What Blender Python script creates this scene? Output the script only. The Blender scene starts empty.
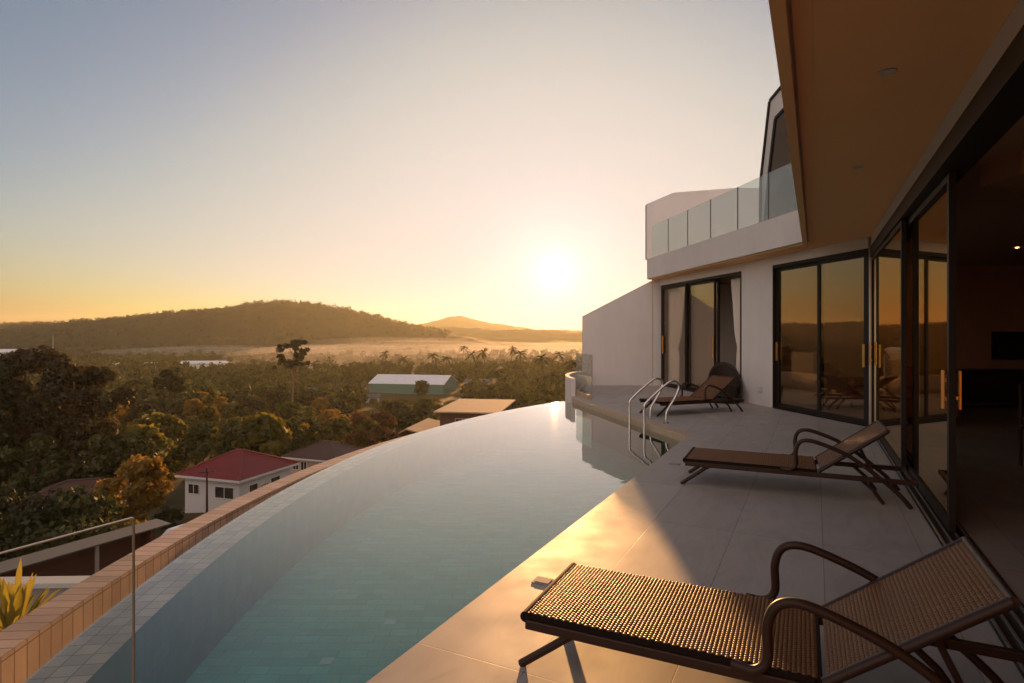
import bpy, math, random
import numpy as np
from mathutils import Vector, Matrix

random.seed(7)
RNG = np.random.default_rng(11)
sc = bpy.context.scene
COL = sc.collection
R = math.radians

# ------------------------------------------------------------------ helpers
def tag(o, label=None, cat=None, group=None, kind=None):
    if label: o["label"] = label
    if cat: o["category"] = cat
    if group: o["group"] = group
    if kind: o["kind"] = kind
    return o

def empty(name, loc=(0, 0, 0), rz=0.0, label=None, cat=None, group=None):
    o = bpy.data.objects.new(name, None)
    o.empty_display_size = 0.2
    COL.objects.link(o)
    o.location = loc
    o.rotation_euler = (0, 0, rz)
    return tag(o, label, cat, group)

def children(o):
    return [c for c in bpy.data.objects if c.parent is o]

def copy_tree(o, kids):
    """a thing with its parts; kids = {object: [children]} gathered beforehand"""
    def rec(src, par):
        c = src.copy()
        COL.objects.link(c)
        c.parent = par
        for k in kids.get(src.name, []):
            rec(k, c)
        return c
    return rec(o, None)

def kid_table(o, t=None):
    t = {} if t is None else t
    t[o.name] = children(o)
    for c in t[o.name]:
        kid_table(c, t)
    return t

class MB:
    def __init__(s):
        s.v = []; s.f = []; s.uv = []; s.use_uv = False
    def add(s, verts, faces, uvs=None):
        n = len(s.v)
        s.v += [tuple(p) for p in verts]
        for i, f in enumerate(faces):
            s.f.append([n + k for k in f])
            if uvs is not None:
                s.use_uv = True
                s.uv.append(uvs[i])
            else:
                s.uv.append([(0, 0)] * len(f))
        return s
    def box(s, x0, x1, y0, y1, z0, z1):
        v = [(x0,y0,z0),(x1,y0,z0),(x1,y1,z0),(x0,y1,z0),(x0,y0,z1),(x1,y0,z1),(x1,y1,z1),(x0,y1,z1)]
        return s.add(v, [(0,3,2,1),(4,5,6,7),(0,1,5,4),(1,2,6,5),(2,3,7,6),(3,0,4,7)])
    def seg(s, p0, p1, z0, z1, o0, o1):
        """box along the plan segment p0-p1; o0..o1 = offsets to the left of the direction"""
        d = Vector((p1[0]-p0[0], p1[1]-p0[1])); d.normalize()
        n = Vector((-d.y, d.x))
        q = [(p0[0]+n.x*o, p0[1]+n.y*o) for o in (o0, o1)] + [(p1[0]+n.x*o, p1[1]+n.y*o) for o in (o1, o0)]
        return s.prism(q, z0, z1)
    def prism(s, poly, z0, z1):
        n = len(poly)
        a = sum(poly[i][0]*poly[(i+1)%n][1]-poly[(i+1)%n][0]*poly[i][1] for i in range(n))
        if a < 0: poly = list(reversed(poly))
        v = [(x,y,z0) for x,y in poly] + [(x,y,z1) for x,y in poly]
        f = [tuple(reversed(range(n))), tuple(range(n,2*n))]
        f += [(i,(i+1)%n,n+(i+1)%n,n+i) for i in range(n)]
        return s.add(v, f)
    def extrude(s, pts, vec):
        """closed 3-D polygon swept along vec"""
        n = len(pts); vec = Vector(vec)
        v = [Vector(p) for p in pts] + [Vector(p)+vec for p in pts]
        f = [tuple(range(n)), tuple(reversed(range(n,2*n)))]
        f += [(i,n+i,n+(i+1)%n,(i+1)%n) for i in range(n)]
        return s.add(v, f)
    def tube(s, pts, r, seg=10, cap=True, flat=1.0):
        pts = [Vector(p) for p in pts]
        n = len(pts)
        rs = r if isinstance(r, (list, tuple)) else [r]*n
        t0 = (pts[1]-pts[0]).normalized()
        ref = Vector((0,0,1)) if abs(t0.z) < 0.9 else Vector((1,0,0))
        u = t0.cross(ref).normalized()
        base = len(s.v); vs = []
        for i in range(n):
            if i == 0: t = pts[1]-pts[0]
            elif i == n-1: t = pts[-1]-pts[-2]
            else: t = (pts[i+1]-pts[i]).normalized()+(pts[i]-pts[i-1]).normalized()
            t.normalize()
            u = (u - t*u.dot(t)).normalized()
            w = t.cross(u)
            for k in range(seg):
                a = 2*math.pi*k/seg
                vs.append(pts[i]+u*(math.cos(a)*rs[i])+w*(math.sin(a)*rs[i]*flat))
        fs = []
        for i in range(n-1):
            for k in range(seg):
                k2 = (k+1)%seg
                fs.append((i*seg+k, i*seg+k2, (i+1)*seg+k2, (i+1)*seg+k))
        if cap:
            fs.append(tuple(reversed(range(seg))))
            fs.append(tuple(range((n-1)*seg, n*seg)))
        return s.add(vs, fs)
    def build(s, name, mat, parent=None, smooth=False, bevel=0.0):
        me = bpy.data.meshes.new(name)
        me.from_pydata(s.v, [], s.f)
        if s.use_uv:
            uvl = me.uv_layers.new(name="UVMap")
            flat = [c for f in s.uv for p in f for c in p]
            uvl.data.foreach_set("uv", flat)
        me.materials.append(mat)
        me.update()
        if smooth:
            me.polygons.foreach_set("use_smooth", [True]*len(me.polygons))
            try: me.set_sharp_from_angle(angle=R(40))
            except Exception: pass
        o = bpy.data.objects.new(name, me)
        COL.objects.link(o)
        if parent is not None: o.parent = parent
        if bevel > 0:
            b = o.modifiers.new("bevel", "BEVEL"); b.width = bevel; b.segments = 2; b.limit_method = 'ANGLE'
        return o

def np_mesh(name, V, quads, mat, parent=None, tris=False):
    V = np.asarray(V, dtype=np.float32); quads = np.asarray(quads, dtype=np.int32)
    k = quads.shape[1]
    me = bpy.data.meshes.new(name)
    me.vertices.add(len(V)); me.vertices.foreach_set("co", V.ravel())
    me.loops.add(quads.size); me.loops.foreach_set("vertex_index", quads.ravel())
    me.polygons.add(len(quads))
    me.polygons.foreach_set("loop_start", np.arange(0, quads.size, k, dtype=np.int32))
    me.polygons.foreach_set("loop_total", np.full(len(quads), k, dtype=np.int32))
    me.materials.append(mat)
    me.update(calc_edges=True)
    o = bpy.data.objects.new(name, me)
    COL.objects.link(o)
    if parent is not None: o.parent = parent
    return o

def smooth_path(pts, n=8):
    """Catmull-Rom through the points"""
    P = [Vector(p) for p in pts]
    P = [P[0]*2-P[1]] + P + [P[-1]*2-P[-2]]
    out = []
    for i in range(1, len(P)-2):
        for k in range(n):
            t = k/n
            a, b, c, d = P[i-1], P[i], P[i+1], P[i+2]
            out.append(0.5*((2*b)+(c-a)*t+(2*a-5*b+4*c-d)*t*t+(3*b-a-3*c+d)*t**3))
    out.append(P[-2])
    return out

# ------------------------------------------------------------------ materials
def newmat(name):
    m = bpy.data.materials.new(name); m.use_nodes = True
    nt = m.node_tree; nt.nodes.clear()
    out = nt.nodes.new("ShaderNodeOutputMaterial")
    return m, nt, out

def N(nt, t, **kw):
    n = nt.nodes.new(t)
    for k, v in kw.items():
        if k.startswith("i_"):
            n.inputs[k[2:].replace("_", " ")].default_value = v
        else: setattr(n, k, v)
    return n

def c4(c): return (c[0], c[1], c[2], 1.0)

def surf(name, col, rough=0.6, spec=0.5, metal=0.0, var=0.12, scale=3.0, bump=0.0, bscale=60.0, coat=0.0):
    """painted / plain surface with soft procedural variation"""
    m, nt, out = newmat(name)
    p = N(nt, "ShaderNodeBsdfPrincipled", i_Roughness=rough, i_Metallic=metal)
    p.inputs["Specular IOR Level"].default_value = spec
    tc = N(nt, "ShaderNodeTexCoord")
    no = N(nt, "ShaderNodeTexNoise", i_Scale=scale, i_Detail=6.0, i_Roughness=0.6)
    nt.links.new(tc.outputs["Object"], no.inputs["Vector"])
    mix = N(nt, "ShaderNodeMix", data_type='RGBA')
    mix.inputs["A"].default_value = c4([x*(1-var) for x in col])
    mix.inputs["B"].default_value = c4([min(1, x*(1+var)) for x in col])
    nt.links.new(no.outputs["Fac"], mix.inputs["Factor"])
    nt.links.new(mix.outputs["Result"], p.inputs["Base Color"])
    if bump > 0:
        n2 = N(nt, "ShaderNodeTexNoise", i_Scale=bscale, i_Detail=4.0)
        nt.links.new(tc.outputs["Object"], n2.inputs["Vector"])
        b = N(nt, "ShaderNodeBump", i_Strength=bump, i_Distance=0.01)
        nt.links.new(n2.outputs["Fac"], b.inputs["Height"])
        nt.links.new(b.outputs["Normal"], p.inputs["Normal"])
    if coat: p.inputs["Coat Weight"].default_value = coat
    nt.links.new(p.outputs["BSDF"], out.inputs["Surface"])
    return m

def glass_mat(name, tint=(0.9, 0.92, 0.9), ior=1.5, rough=0.0, boost=1.0, pale_mix=0.0, coat=(1, 1, 1)):
    m, nt, out = newmat(name)
    tr = N(nt, "ShaderNodeBsdfTransparent"); tr.inputs["Color"].default_value = c4(tint)
    gl = N(nt, "ShaderNodeBsdfGlossy", i_Roughness=rough); gl.inputs["Color"].default_value = c4(coat)
    fr = N(nt, "ShaderNodeFresnel", i_IOR=ior)
    mx = N(nt, "ShaderNodeMixShader")
    mu = N(nt, "ShaderNodeMath", operation='MULTIPLY', use_clamp=True); mu.inputs[1].default_value = boost
    # the back face of a pane reflects like the front face
    geo = N(nt, "ShaderNodeNewGeometry")
    va = N(nt, "ShaderNodeMix", data_type='FLOAT'); va.inputs["A"].default_value = ior; va.inputs["B"].default_value = 1/ior
    nt.links.new(geo.outputs["Backfacing"], va.inputs["Factor"])
    nt.links.new(va.outputs["Result"], fr.inputs["IOR"])
    nt.links.new(fr.outputs["Fac"], mu.inputs[0])
    nt.links.new(mu.outputs[0], mx.inputs[0])
    nt.links.new(tr.outputs[0], mx.inputs[1]); nt.links.new(gl.outputs[0], mx.inputs[2])
    last = mx
    if pale_mix > 0:  # even pale diffuse share whitens the pane
        df = N(nt, "ShaderNodeBsdfDiffuse"); df.inputs["Color"].default_value = (0.75, 0.75, 0.72, 1)
        m2 = N(nt, "ShaderNodeMixShader"); m2.inputs[0].default_value = pale_mix
        nt.links.new(mx.outputs[0], m2.inputs[1]); nt.links.new(df.outputs[0], m2.inputs[2]); last = m2
    nt.links.new(last.outputs[0], out.inputs["Surface"])
    return m

D1 = Vector((0.4508, 0.8926)); D2 = Vector((0.8926, -0.4508))

def deck_mat(name="deck_stone", base=(0.375, 0.35, 0.325), size=0.6):
    m, nt, out = newmat(name)
    p = N(nt, "ShaderNodeBsdfPrincipled")
    p.inputs["Specular IOR Level"].default_value = 0.24
    geo = N(nt, "ShaderNodeTexCoord")
    da = N(nt, "ShaderNodeVectorMath", operation='DOT_PRODUCT'); da.inputs[1].default_value = (D1.x, D1.y, 0)
    db = N(nt, "ShaderNodeVectorMath", operation='DOT_PRODUCT'); db.inputs[1].default_value = (D2.x, D2.y, 0)
    nt.links.new(geo.outputs["Object"], da.inputs[0]); nt.links.new(geo.outputs["Object"], db.inputs[0])
    cb = N(nt, "ShaderNodeCombineXYZ")
    a0 = N(nt, "ShaderNodeMath", operation='ADD'); a0.inputs[1].default_value = 24.0-2.39
    b0 = N(nt, "ShaderNodeMath", operation='ADD'); b0.inputs[1].default_value = 24.0-0.05
    nt.links.new(da.outputs["Value"], a0.inputs[0]); nt.links.new(db.outputs["Value"], b0.inputs[0])
    nt.links.new(a0.outputs[0], cb.inputs[0]); nt.links.new(b0.outputs[0], cb.inputs[1])
    br = N(nt, "ShaderNodeTexBrick", offset=0.0, squash=1.0)
    br.inputs["Scale"].default_value = 1.0
    br.inputs["Brick Width"].default_value = size*2; br.inputs["Row Height"].default_value = size
    br.inputs["Mortar Size"].default_value = 0.0032; br.inputs["Mortar Smooth"].default_value = 0.3
    br.inputs["Color1"].default_value = c4([x*0.94 for x in base]); br.inputs["Color2"].default_value = c4([x*1.04 for x in base])
    br.inputs["Mortar"].default_value = c4([x*0.60 for x in base])
    nt.links.new(cb.outputs[0], br.inputs["Vector"])
    # veins
    nv = N(nt, "ShaderNodeTexNoise", i_Scale=1.4, i_Detail=9.0, i_Roughness=0.65, i_Distortion=1.6)
    mp = N(nt, "ShaderNodeMapping"); mp.inputs["Scale"].default_value = (1, 3.2, 1)
    nt.links.new(cb.outputs[0], mp.inputs[0]); nt.links.new(mp.outputs[0], nv.inputs["Vector"])
    rv = N(nt, "ShaderNodeValToRGB"); e = rv.color_ramp.elements
    e[0].position = 0.40; e[0].color = (0.90, 0.90, 0.90, 1); e[1].position = 0.62; e[1].color = (1.06, 1.06, 1.06, 1)
    el = rv.color_ramp.elements.new(0.505); el.color = (1.0, 1.0, 1.0, 1)
    nt.links.new(nv.outputs["Fac"], rv.inputs[0])
    mu = N(nt, "ShaderNodeMix", data_type='RGBA', blend_type='MULTIPLY'); mu.inputs["Factor"].default_value = 0.7
    nt.links.new(br.outputs["Color"], mu.inputs["A"]); nt.links.new(rv.outputs["Color"], mu.inputs["B"])
    # damp stains
    ns = N(nt, "ShaderNodeTexNoise", i_Scale=1.1, i_Detail=5.0, i_Distortion=0.6)
    nt.links.new(geo.outputs["Object"], ns.inputs["Vector"])
    rs = N(nt, "ShaderNodeValToRGB"); e = rs.color_ramp.elements
    e[0].position = 0.56; e[0].color = (1, 1, 1, 1); e[1].position = 0.68; e[1].color = (0.84, 0.84, 0.85, 1)
    nt.links.new(ns.outputs["Fac"], rs.inputs[0])
    m2 = N(nt, "ShaderNodeMix", data_type='RGBA', blend_type='MULTIPLY'); m2.inputs["Factor"].default_value = 0.6
    nt.links.new(mu.outputs["Result"], m2.inputs["A"]); nt.links.new(rs.outputs["Color"], m2.inputs["B"])
    nt.links.new(m2.outputs["Result"], p.inputs["Base Color"])
    nr = N(nt, "ShaderNodeTexNoise", i_Scale=3.0, i_Detail=6.0)
    nt.links.new(geo.outputs["Object"], nr.inputs["Vector"])
    mr = N(nt, "ShaderNodeMapRange"); mr.inputs["To Min"].default_value = 0.42; mr.inputs["To Max"].default_value = 0.74
    nt.links.new(nr.outputs["Fac"], mr.inputs["Value"]); nt.links.new(mr.outputs[0], p.inputs["Roughness"])
    nb = N(nt, "ShaderNodeTexNoise", i_Scale=140.0, i_Detail=3.0)
    nt.links.new(geo.outputs["Object"], nb.inputs["Vector"])
    ad = N(nt, "ShaderNodeMath", operation='MULTIPLY_ADD'); ad.inputs[1].default_value = 0.10
    iv = N(nt, "ShaderNodeMath", operation='SUBTRACT'); iv.inputs[0].default_value = 1.0
    nt.links.new(br.outputs["Fac"], iv.inputs[1])
    nt.links.new(nb.outputs["Fac"], ad.inputs[0]); nt.links.new(iv.outputs[0], ad.inputs[2])
    bp = N(nt, "ShaderNodeBump", i_Strength=0.25, i_Distance=0.003)
    nt.links.new(ad.outputs[0], bp.inputs["Height"]); nt.links.new(bp.outputs["Normal"], p.inputs["Normal"])
    nt.links.new(p.outputs[0], out.inputs["Surface"])
    return m

def tile_mat(name, col, w, h, mortar, mw=0.004, rough=0.4, uv=True, var=0.18, bump=0.3, offset=0.0):
    m, nt, out = newmat(name)
    p = N(nt, "ShaderNodeBsdfPrincipled", i_Roughness=rough)
    tc = N(nt, "ShaderNodeTexCoord")
    src = tc.outputs["UV"] if uv else tc.outputs["Object"]
    br = N(nt, "ShaderNodeTexBrick", offset=offset, squash=1.0)
    br.inputs["Scale"].default_value = 1.0
    br.inputs["Brick Width"].default_value = w; br.inputs["Row Height"].default_value = h
    br.inputs["Mortar Size"].default_value = mw; br.inputs["Mortar Smooth"].default_value = 0.2
    br.inputs["Color1"].default_value = c4([x*(1-var) for x in col]); br.inputs["Color2"].default_value = c4([x*(1+var) for x in col])
    br.inputs["Mortar"].default_value = c4(mortar)
    nt.links.new(src, br.inputs["Vector"])
    no = N(nt, "ShaderNodeTexNoise", i_Scale=7.0, i_Detail=7.0, i_Roughness=0.7)
    nt.links.new(tc.outputs["Object"], no.inputs["Vector"])
    rv = N(nt, "ShaderNodeMapRange"); rv.inputs["To Min"].default_value = 0.7; rv.inputs["To Max"].default_value = 1.25
    nt.links.new(no.outputs["Fac"], rv.inputs["Value"])
    mu = N(nt, "ShaderNodeMix", data_type='RGBA', blend_type='MULTIPLY'); mu.inputs["Factor"].default_value = 1.0
    nt.links.new(br.outputs["Color"], mu.inputs["A"]); nt.links.new(rv.outputs[0], mu.inputs["B"])
    nt.links.new(mu.outputs["Result"], p.inputs["Base Color"])
    iv = N(nt, "ShaderNodeMath", operation='SUBTRACT'); iv.inputs[0].default_value = 1.0
    nt.links.new(br.outputs["Fac"], iv.inputs[1])
    bp = N(nt, "ShaderNodeBump", i_Strength=bump, i_Distance=0.004)
    nt.links.new(iv.outputs[0], bp.inputs["Height"]); nt.links.new(bp.outputs["Normal"], p.inputs["Normal"])
    nt.links.new(p.outputs[0], out.inputs["Surface"])
    return m

def water_mat():
    m, nt, out = newmat("pool_water")
    tr = N(nt, "ShaderNodeBsdfTransparent"); tr.inputs["Color"].default_value = (0.90, 0.965, 0.955, 1)
    gl = N(nt, "ShaderNodeBsdfGlossy", i_Roughness=0.015)
    fr = N(nt, "ShaderNodeFresnel", i_IOR=1.42)
    tc = N(nt, "ShaderNodeTexCoord")
    n1 = N(nt, "ShaderNodeTexNoise", i_Scale=2.6, i_Detail=3.0, i_Roughness=0.5)
    n2 = N(nt, "ShaderNodeTexNoise", i_Scale=14.0, i_Detail=2.0)
    nt.links.new(tc.outputs["Object"], n1.inputs["Vector"]); nt.links.new(tc.outputs["Object"], n2.inputs["Vector"])
    ad = N(nt, "ShaderNodeMath", operation='MULTIPLY_ADD'); ad.inputs[1].default_value = 0.12
    nt.links.new(n2.outputs["Fac"], ad.inputs[0]); nt.links.new(n1.outputs["Fac"], ad.inputs[2])
    bp = N(nt, "ShaderNodeBump", i_Strength=0.10, i_Distance=0.012)
    nt.links.new(ad.outputs[0], bp.inputs["Height"])
    nt.links.new(bp.outputs["Normal"], gl.inputs["Normal"]); nt.links.new(bp.outputs["Normal"], fr.inputs["Normal"])
    mx = N(nt, "ShaderNodeMixShader")
    fb = N(nt, "ShaderNodeMath", operation='MULTIPLY', use_clamp=True); fb.inputs[1].default_value = 1.9
    nt.links.new(fr.outputs[0], fb.inputs[0])
    nt.links.new(fb.outputs[0], mx.inputs[0]); nt.links.new(tr.outputs[0], mx.inputs[1]); nt.links.new(gl.outputs[0], mx.inputs[2])
    nt.links.new(mx.outputs[0], out.inputs["Surface"])
    return m

def leaf_mat(name, a, b, trans=0.45, nscale=0.35):
    m, nt, out = newmat(name)
    tc = N(nt, "ShaderNodeTexCoord"); oi = N(nt, "ShaderNodeObjectInfo")
    no = N(nt, "ShaderNodeTexNoise", i_Scale=nscale, i_Detail=4.0, i_Roughness=0.7)
    nt.links.new(tc.outputs["Object"], no.inputs["Vector"])
    rp = N(nt, "ShaderNodeValToRGB"); e = rp.color_ramp.elements
    e[0].position = 0.35; e[0].color = c4(a); e[1].position = 0.68; e[1].color = c4(b)
    nt.links.new(no.outputs["Fac"], rp.inputs[0])
    hs = N(nt, "ShaderNodeHueSaturation")
    mr = N(nt, "ShaderNodeMapRange"); mr.inputs["To Min"].default_value = 0.75; mr.inputs["To Max"].default_value = 1.3
    nt.links.new(oi.outputs["Random"], mr.inputs["Value"]); nt.links.new(mr.outputs[0], hs.inputs["Value"])
    nt.links.new(rp.outputs[0], hs.inputs["Color"])
    d = N(nt, "ShaderNodeBsdfDiffuse"); t = N(nt, "ShaderNodeBsdfTranslucent"); g = N(nt, "ShaderNodeBsdfGlossy", i_Roughness=0.5)
    nt.links.new(hs.outputs[0], d.inputs["Color"]); nt.links.new(hs.outputs[0], t.inputs["Color"])
    g.inputs["Color"].default_value = (0.5, 0.5, 0.5, 1)
    mx = N(nt, "ShaderNodeMixShader"); mx.inputs[0].default_value = trans
    nt.links.new(d.outputs[0], mx.inputs[1]); nt.links.new(t.outputs[0], mx.inputs[2])
    m2 = N(nt, "ShaderNodeMixShader"); m2.inputs[0].default_value = 0.04
    nt.links.new(mx.outputs[0], m2.inputs[1]); nt.links.new(g.outputs[0], m2.inputs[2])
    nt.links.new(m2.outputs[0], out.inputs["Surface"])
    return m

def ground_mat(name, cols, scale):
    m, nt, out = newmat(name)
    p = N(nt, "ShaderNodeBsdfPrincipled", i_Roughness=0.95)
    p.inputs["Specular IOR Level"].default_value = 0.1
    tc = N(nt, "ShaderNodeTexCoord")
    no = N(nt, "ShaderNodeTexNoise", i_Scale=scale, i_Detail=10.0, i_Roughness=0.7)
    nt.links.new(tc.outputs["Object"], no.inputs["Vector"])
    rp = N(nt, "ShaderNodeValToRGB"); e = rp.color_ramp.elements
    e[0].position = 0.3; e[0].color = c4(cols[0]); e[1].position = 0.7; e[1].color = c4(cols[-1])
    if len(cols) == 3:
        x = rp.color_ramp.elements.new(0.5); x.color = c4(cols[1])
    nt.links.new(no.outputs["Fac"], rp.inputs[0]); nt.links.new(rp.outputs[0], p.inputs["Base Color"])
    nt.links.new(p.outputs[0], out.inputs["Surface"])
    return m

def roof_mat(name, col, step=0.35, rough=0.6):
    """ribbed or tiled roof: fine ridges along the object's x and y"""
    m, nt, out = newmat(name)
    p = N(nt, "ShaderNodeBsdfPrincipled", i_Roughness=rough)
    tc = N(nt, "ShaderNodeTexCoord")
    wv = N(nt, "ShaderNodeTexWave", i_Scale=1.0/step, i_Distortion=0.2)
    nt.links.new(tc.outputs["Object"], wv.inputs["Vector"])
    no = N(nt, "ShaderNodeTexNoise", i_Scale=0.6, i_Detail=8.0, i_Roughness=0.7)
    nt.links.new(tc.outputs["Object"], no.inputs["Vector"])
    mix = N(nt, "ShaderNodeMix", data_type='RGBA')
    mix.inputs["A"].default_value = c4([x*0.72 for x in col]); mix.inputs["B"].default_value = c4([x*1.2 for x in col])
    nt.links.new(no.outputs["Fac"], mix.inputs["Factor"])
    nt.links.new(mix.outputs["Result"], p.inputs["Base Color"])
    bp = N(nt, "ShaderNodeBump", i_Strength=0.4, i_Distance=0.05)
    nt.links.new(wv.outputs["Fac"], bp.inputs["Height"]); nt.links.new(bp.outputs["Normal"], p.inputs["Normal"])
    nt.links.new(p.outputs[0], out.inputs["Surface"])
    return m

M = {}
def render_mat():
    m, nt, out = newmat("white_render")
    p = N(nt, "ShaderNodeBsdfPrincipled", i_Roughness=0.88); p.inputs["Specular IOR Level"].default_value = 0.2
    tc = N(nt, "ShaderNodeTexCoord")
    mp = N(nt, "ShaderNodeMapping"); mp.inputs["Scale"].default_value = (1.5, 1.5, 0.3)
    n1 = N(nt, "ShaderNodeTexNoise", i_Scale=2.2, i_Detail=8.0, i_Roughness=0.62); n2 = N(nt, "ShaderNodeTexNoise", i_Scale=0.9, i_Detail=6.0, i_Roughness=0.6)
    nt.links.new(tc.outputs["Object"], mp.inputs[0]); nt.links.new(mp.outputs[0], n1.inputs["Vector"]); nt.links.new(tc.outputs["Object"], n2.inputs["Vector"])
    r1 = N(nt, "ShaderNodeMapRange"); r1.inputs["From Min"].default_value = 0.3; r1.inputs["From Max"].default_value = 0.75; r1.inputs["To Min"].default_value = 1.02; r1.inputs["To Max"].default_value = 0.95
    r2 = N(nt, "ShaderNodeMapRange"); r2.inputs["From Min"].default_value = 0.3; r2.inputs["From Max"].default_value = 0.7; r2.inputs["To Min"].default_value = 0.93; r2.inputs["To Max"].default_value = 1.05
    nt.links.new(n1.outputs["Fac"], r1.inputs["Value"]); nt.links.new(n2.outputs["Fac"], r2.inputs["Value"])
    mu = N(nt, "ShaderNodeMath", operation='MULTIPLY'); nt.links.new(r1.outputs[0], mu.inputs[0]); nt.links.new(r2.outputs[0], mu.inputs[1])
    vm = N(nt, "ShaderNodeVectorMath", operation='SCALE'); vm.inputs[0].default_value = (0.71, 0.675, 0.65)
    nt.links.new(mu.outputs[0], vm.inputs["Scale"]); nt.links.new(vm.outputs[0], p.inputs["Base Color"])
    n3 = N(nt, "ShaderNodeTexNoise", i_Scale=120.0, i_Detail=3.0); nt.links.new(tc.outputs["Object"], n3.inputs["Vector"])
    bp = N(nt, "ShaderNodeBump", i_Strength=0.12, i_Distance=0.006); nt.links.new(n3.outputs["Fac"], bp.inputs["Height"]); nt.links.new(bp.outputs[0], p.inputs["Normal"])
    nt.links.new(p.outputs[0], out.inputs["Surface"])
    return m
M['white'] = render_mat()
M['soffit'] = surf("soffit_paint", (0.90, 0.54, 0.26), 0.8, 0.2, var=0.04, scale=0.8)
M['frame'] = surf("dark_bronze_aluminium", (0.020, 0.014, 0.011), 0.55, 0.25, var=0.15)
M['alu'] = surf("brushed_aluminium", (0.62, 0.60, 0.58), 0.32, 0.5, metal=0.9, var=0.06)
M['steel'] = surf("polished_steel", (0.68, 0.65, 0.62), 0.16, 0.5, metal=1.0, var=0.04)
M['brass'] = surf("brushed_brass", (0.72, 0.40, 0.10), 0.34, 0.5, metal=0.85, var=0.1)
M['deck'] = deck_mat()
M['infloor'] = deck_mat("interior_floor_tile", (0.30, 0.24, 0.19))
M['coping'] = surf("tan_coping_stone", (0.42, 0.32, 0.22), 0.6, 0.4, var=0.2, scale=9, bump=0.1)
M['ledge'] = tile_mat("weir_tiles", (0.68, 0.57, 0.46), 0.1, 0.1, (0.2, 0.18, 0.16), 0.003, 0.45)
M['curb'] = tile_mat("curb_tiles", (0.40, 0.285, 0.215), 0.1, 0.24, (0.15, 0.10, 0.075), 0.005, 0.55)
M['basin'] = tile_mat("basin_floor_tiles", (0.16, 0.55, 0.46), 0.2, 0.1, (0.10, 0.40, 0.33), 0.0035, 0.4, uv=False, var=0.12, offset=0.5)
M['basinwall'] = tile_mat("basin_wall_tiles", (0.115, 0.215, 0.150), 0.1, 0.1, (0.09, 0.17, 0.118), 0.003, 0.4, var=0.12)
M['water'] = water_mat()
M['glass'] = glass_mat("door_glass", (0.84, 0.80, 0.76), 1.85, 0.0, 1.5, coat=(1.0, 0.80, 0.56))
M['winpane'] = glass_mat("window_glass", (0.92, 0.90, 0.87), 1.6, 0.0, 1.0, coat=(1.0, 0.90, 0.76))
M['railglass'] = glass_mat("railing_glass", (0.86, 0.90, 0.88), 1.5, 0.0, 1.3, pale_mix=0.15)
M['clearglass'] = glass_mat("clear_railing_glass", (0.93, 0.94, 0.92), 1.45, 0.0, 0.8, pale_mix=0.006)
M['upglass'] = glass_mat("tinted_glass", (0.42, 0.30, 0.22), 1.6, 0.0, 1.3, coat=(0.9, 0.62, 0.42))
M['glassedge'] = surf("polished_glass_edge", (0.34, 0.30, 0.23), 0.25, 0.5, var=0.1)
M['glasstop'] = surf("glass_top_edge", (0.40, 0.37, 0.32), 0.3, 0.5, var=0.08)
M['cover'] = surf("grey_drain_cover", (0.30, 0.28, 0.27), 0.7, 0.2, var=0.1)
M['grate'] = surf("pale_teal_grate", (0.34, 0.66, 0.62), 0.5, 0.3, var=0.1)
M['weave'] = surf("brown_synthetic_wicker", (0.150, 0.062, 0.014), 0.38, 0.40, var=0.25, scale=40)
M['weavebase'] = surf("wicker_gaps", (0.012, 0.008, 0.006), 0.8, 0.2)
M['tube'] = surf("brown_powder_coat", (0.036, 0.016, 0.010), 0.45, 0.35, var=0.15, scale=20, bump=0.05, bscale=200)
M['wickerdark'] = surf("dark_wicker", (0.030, 0.020, 0.015), 0.6, 0.3, var=0.3, scale=30, bump=0.5, bscale=70)
M['curtain'] = surf("sheer_curtain_cloth", (0.80, 0.74, 0.67), 0.9, 0.1, var=0.05)
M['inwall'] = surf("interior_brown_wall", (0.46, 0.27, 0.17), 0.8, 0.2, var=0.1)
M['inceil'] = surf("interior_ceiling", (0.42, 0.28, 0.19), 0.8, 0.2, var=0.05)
M['sofa'] = surf("rust_sofa_cloth", (0.26, 0.085, 0.045), 0.9, 0.1, var=0.15, scale=12)
M['wood'] = surf("dark_walnut", (0.045, 0.026, 0.017), 0.4, 0.4, var=0.3, scale=8)
M['black'] = surf("black_plastic", (0.012, 0.011, 0.011), 0.25, 0.5, var=0.1)
M['plastic'] = surf("white_plastic", (0.62, 0.58, 0.54), 0.4, 0.4, var=0.03)
M['bark'] = surf("tree_bark", (0.075, 0.048, 0.030), 0.9, 0.1, var=0.35, scale=2.0)
M['barkpale'] = surf("pale_bark", (0.17, 0.11, 0.07), 0.9, 0.1, var=0.3, scale=2.0)
M['red_roof'] = roof_mat("red_roof_tiles", (0.16, 0.014, 0.014), 0.35)
M['brown_roof'] = roof_mat("brown_roof_tiles", (0.070, 0.034, 0.026), 0.35)
M['grey_roof'] = roof_mat("grey_sheet_roof", (0.085, 0.10, 0.128), 0.22, 0.95)
M['tan_roof'] = roof_mat("tan_sheet_roof", (0.36, 0.26, 0.175), 0.5, 0.9)
M['white_roof'] = roof_mat("white_sheet_roof", (0.72, 0.74, 0.76), 0.8, 0.35)
M['hwall'] = surf("house_wall_white", (0.52, 0.52, 0.52), 0.9, 0.1, var=0.08, scale=0.8)
M['hwallpink'] = surf("house_wall_cream", (0.42, 0.32, 0.26), 0.9, 0.1, var=0.1, scale=0.8)
M['teal'] = roof_mat("teal_sheet_cladding", (0.055, 0.17, 0.145), 0.6, 0.6)
M['rust'] = surf("rusty_brown_wall", (0.10, 0.05, 0.035), 0.9, 0.1, var=0.3, scale=1.5)
M['winglass'] = surf("dark_window_glass", (0.03, 0.03, 0.034), 0.12, 0.6, var=0.1)
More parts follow.
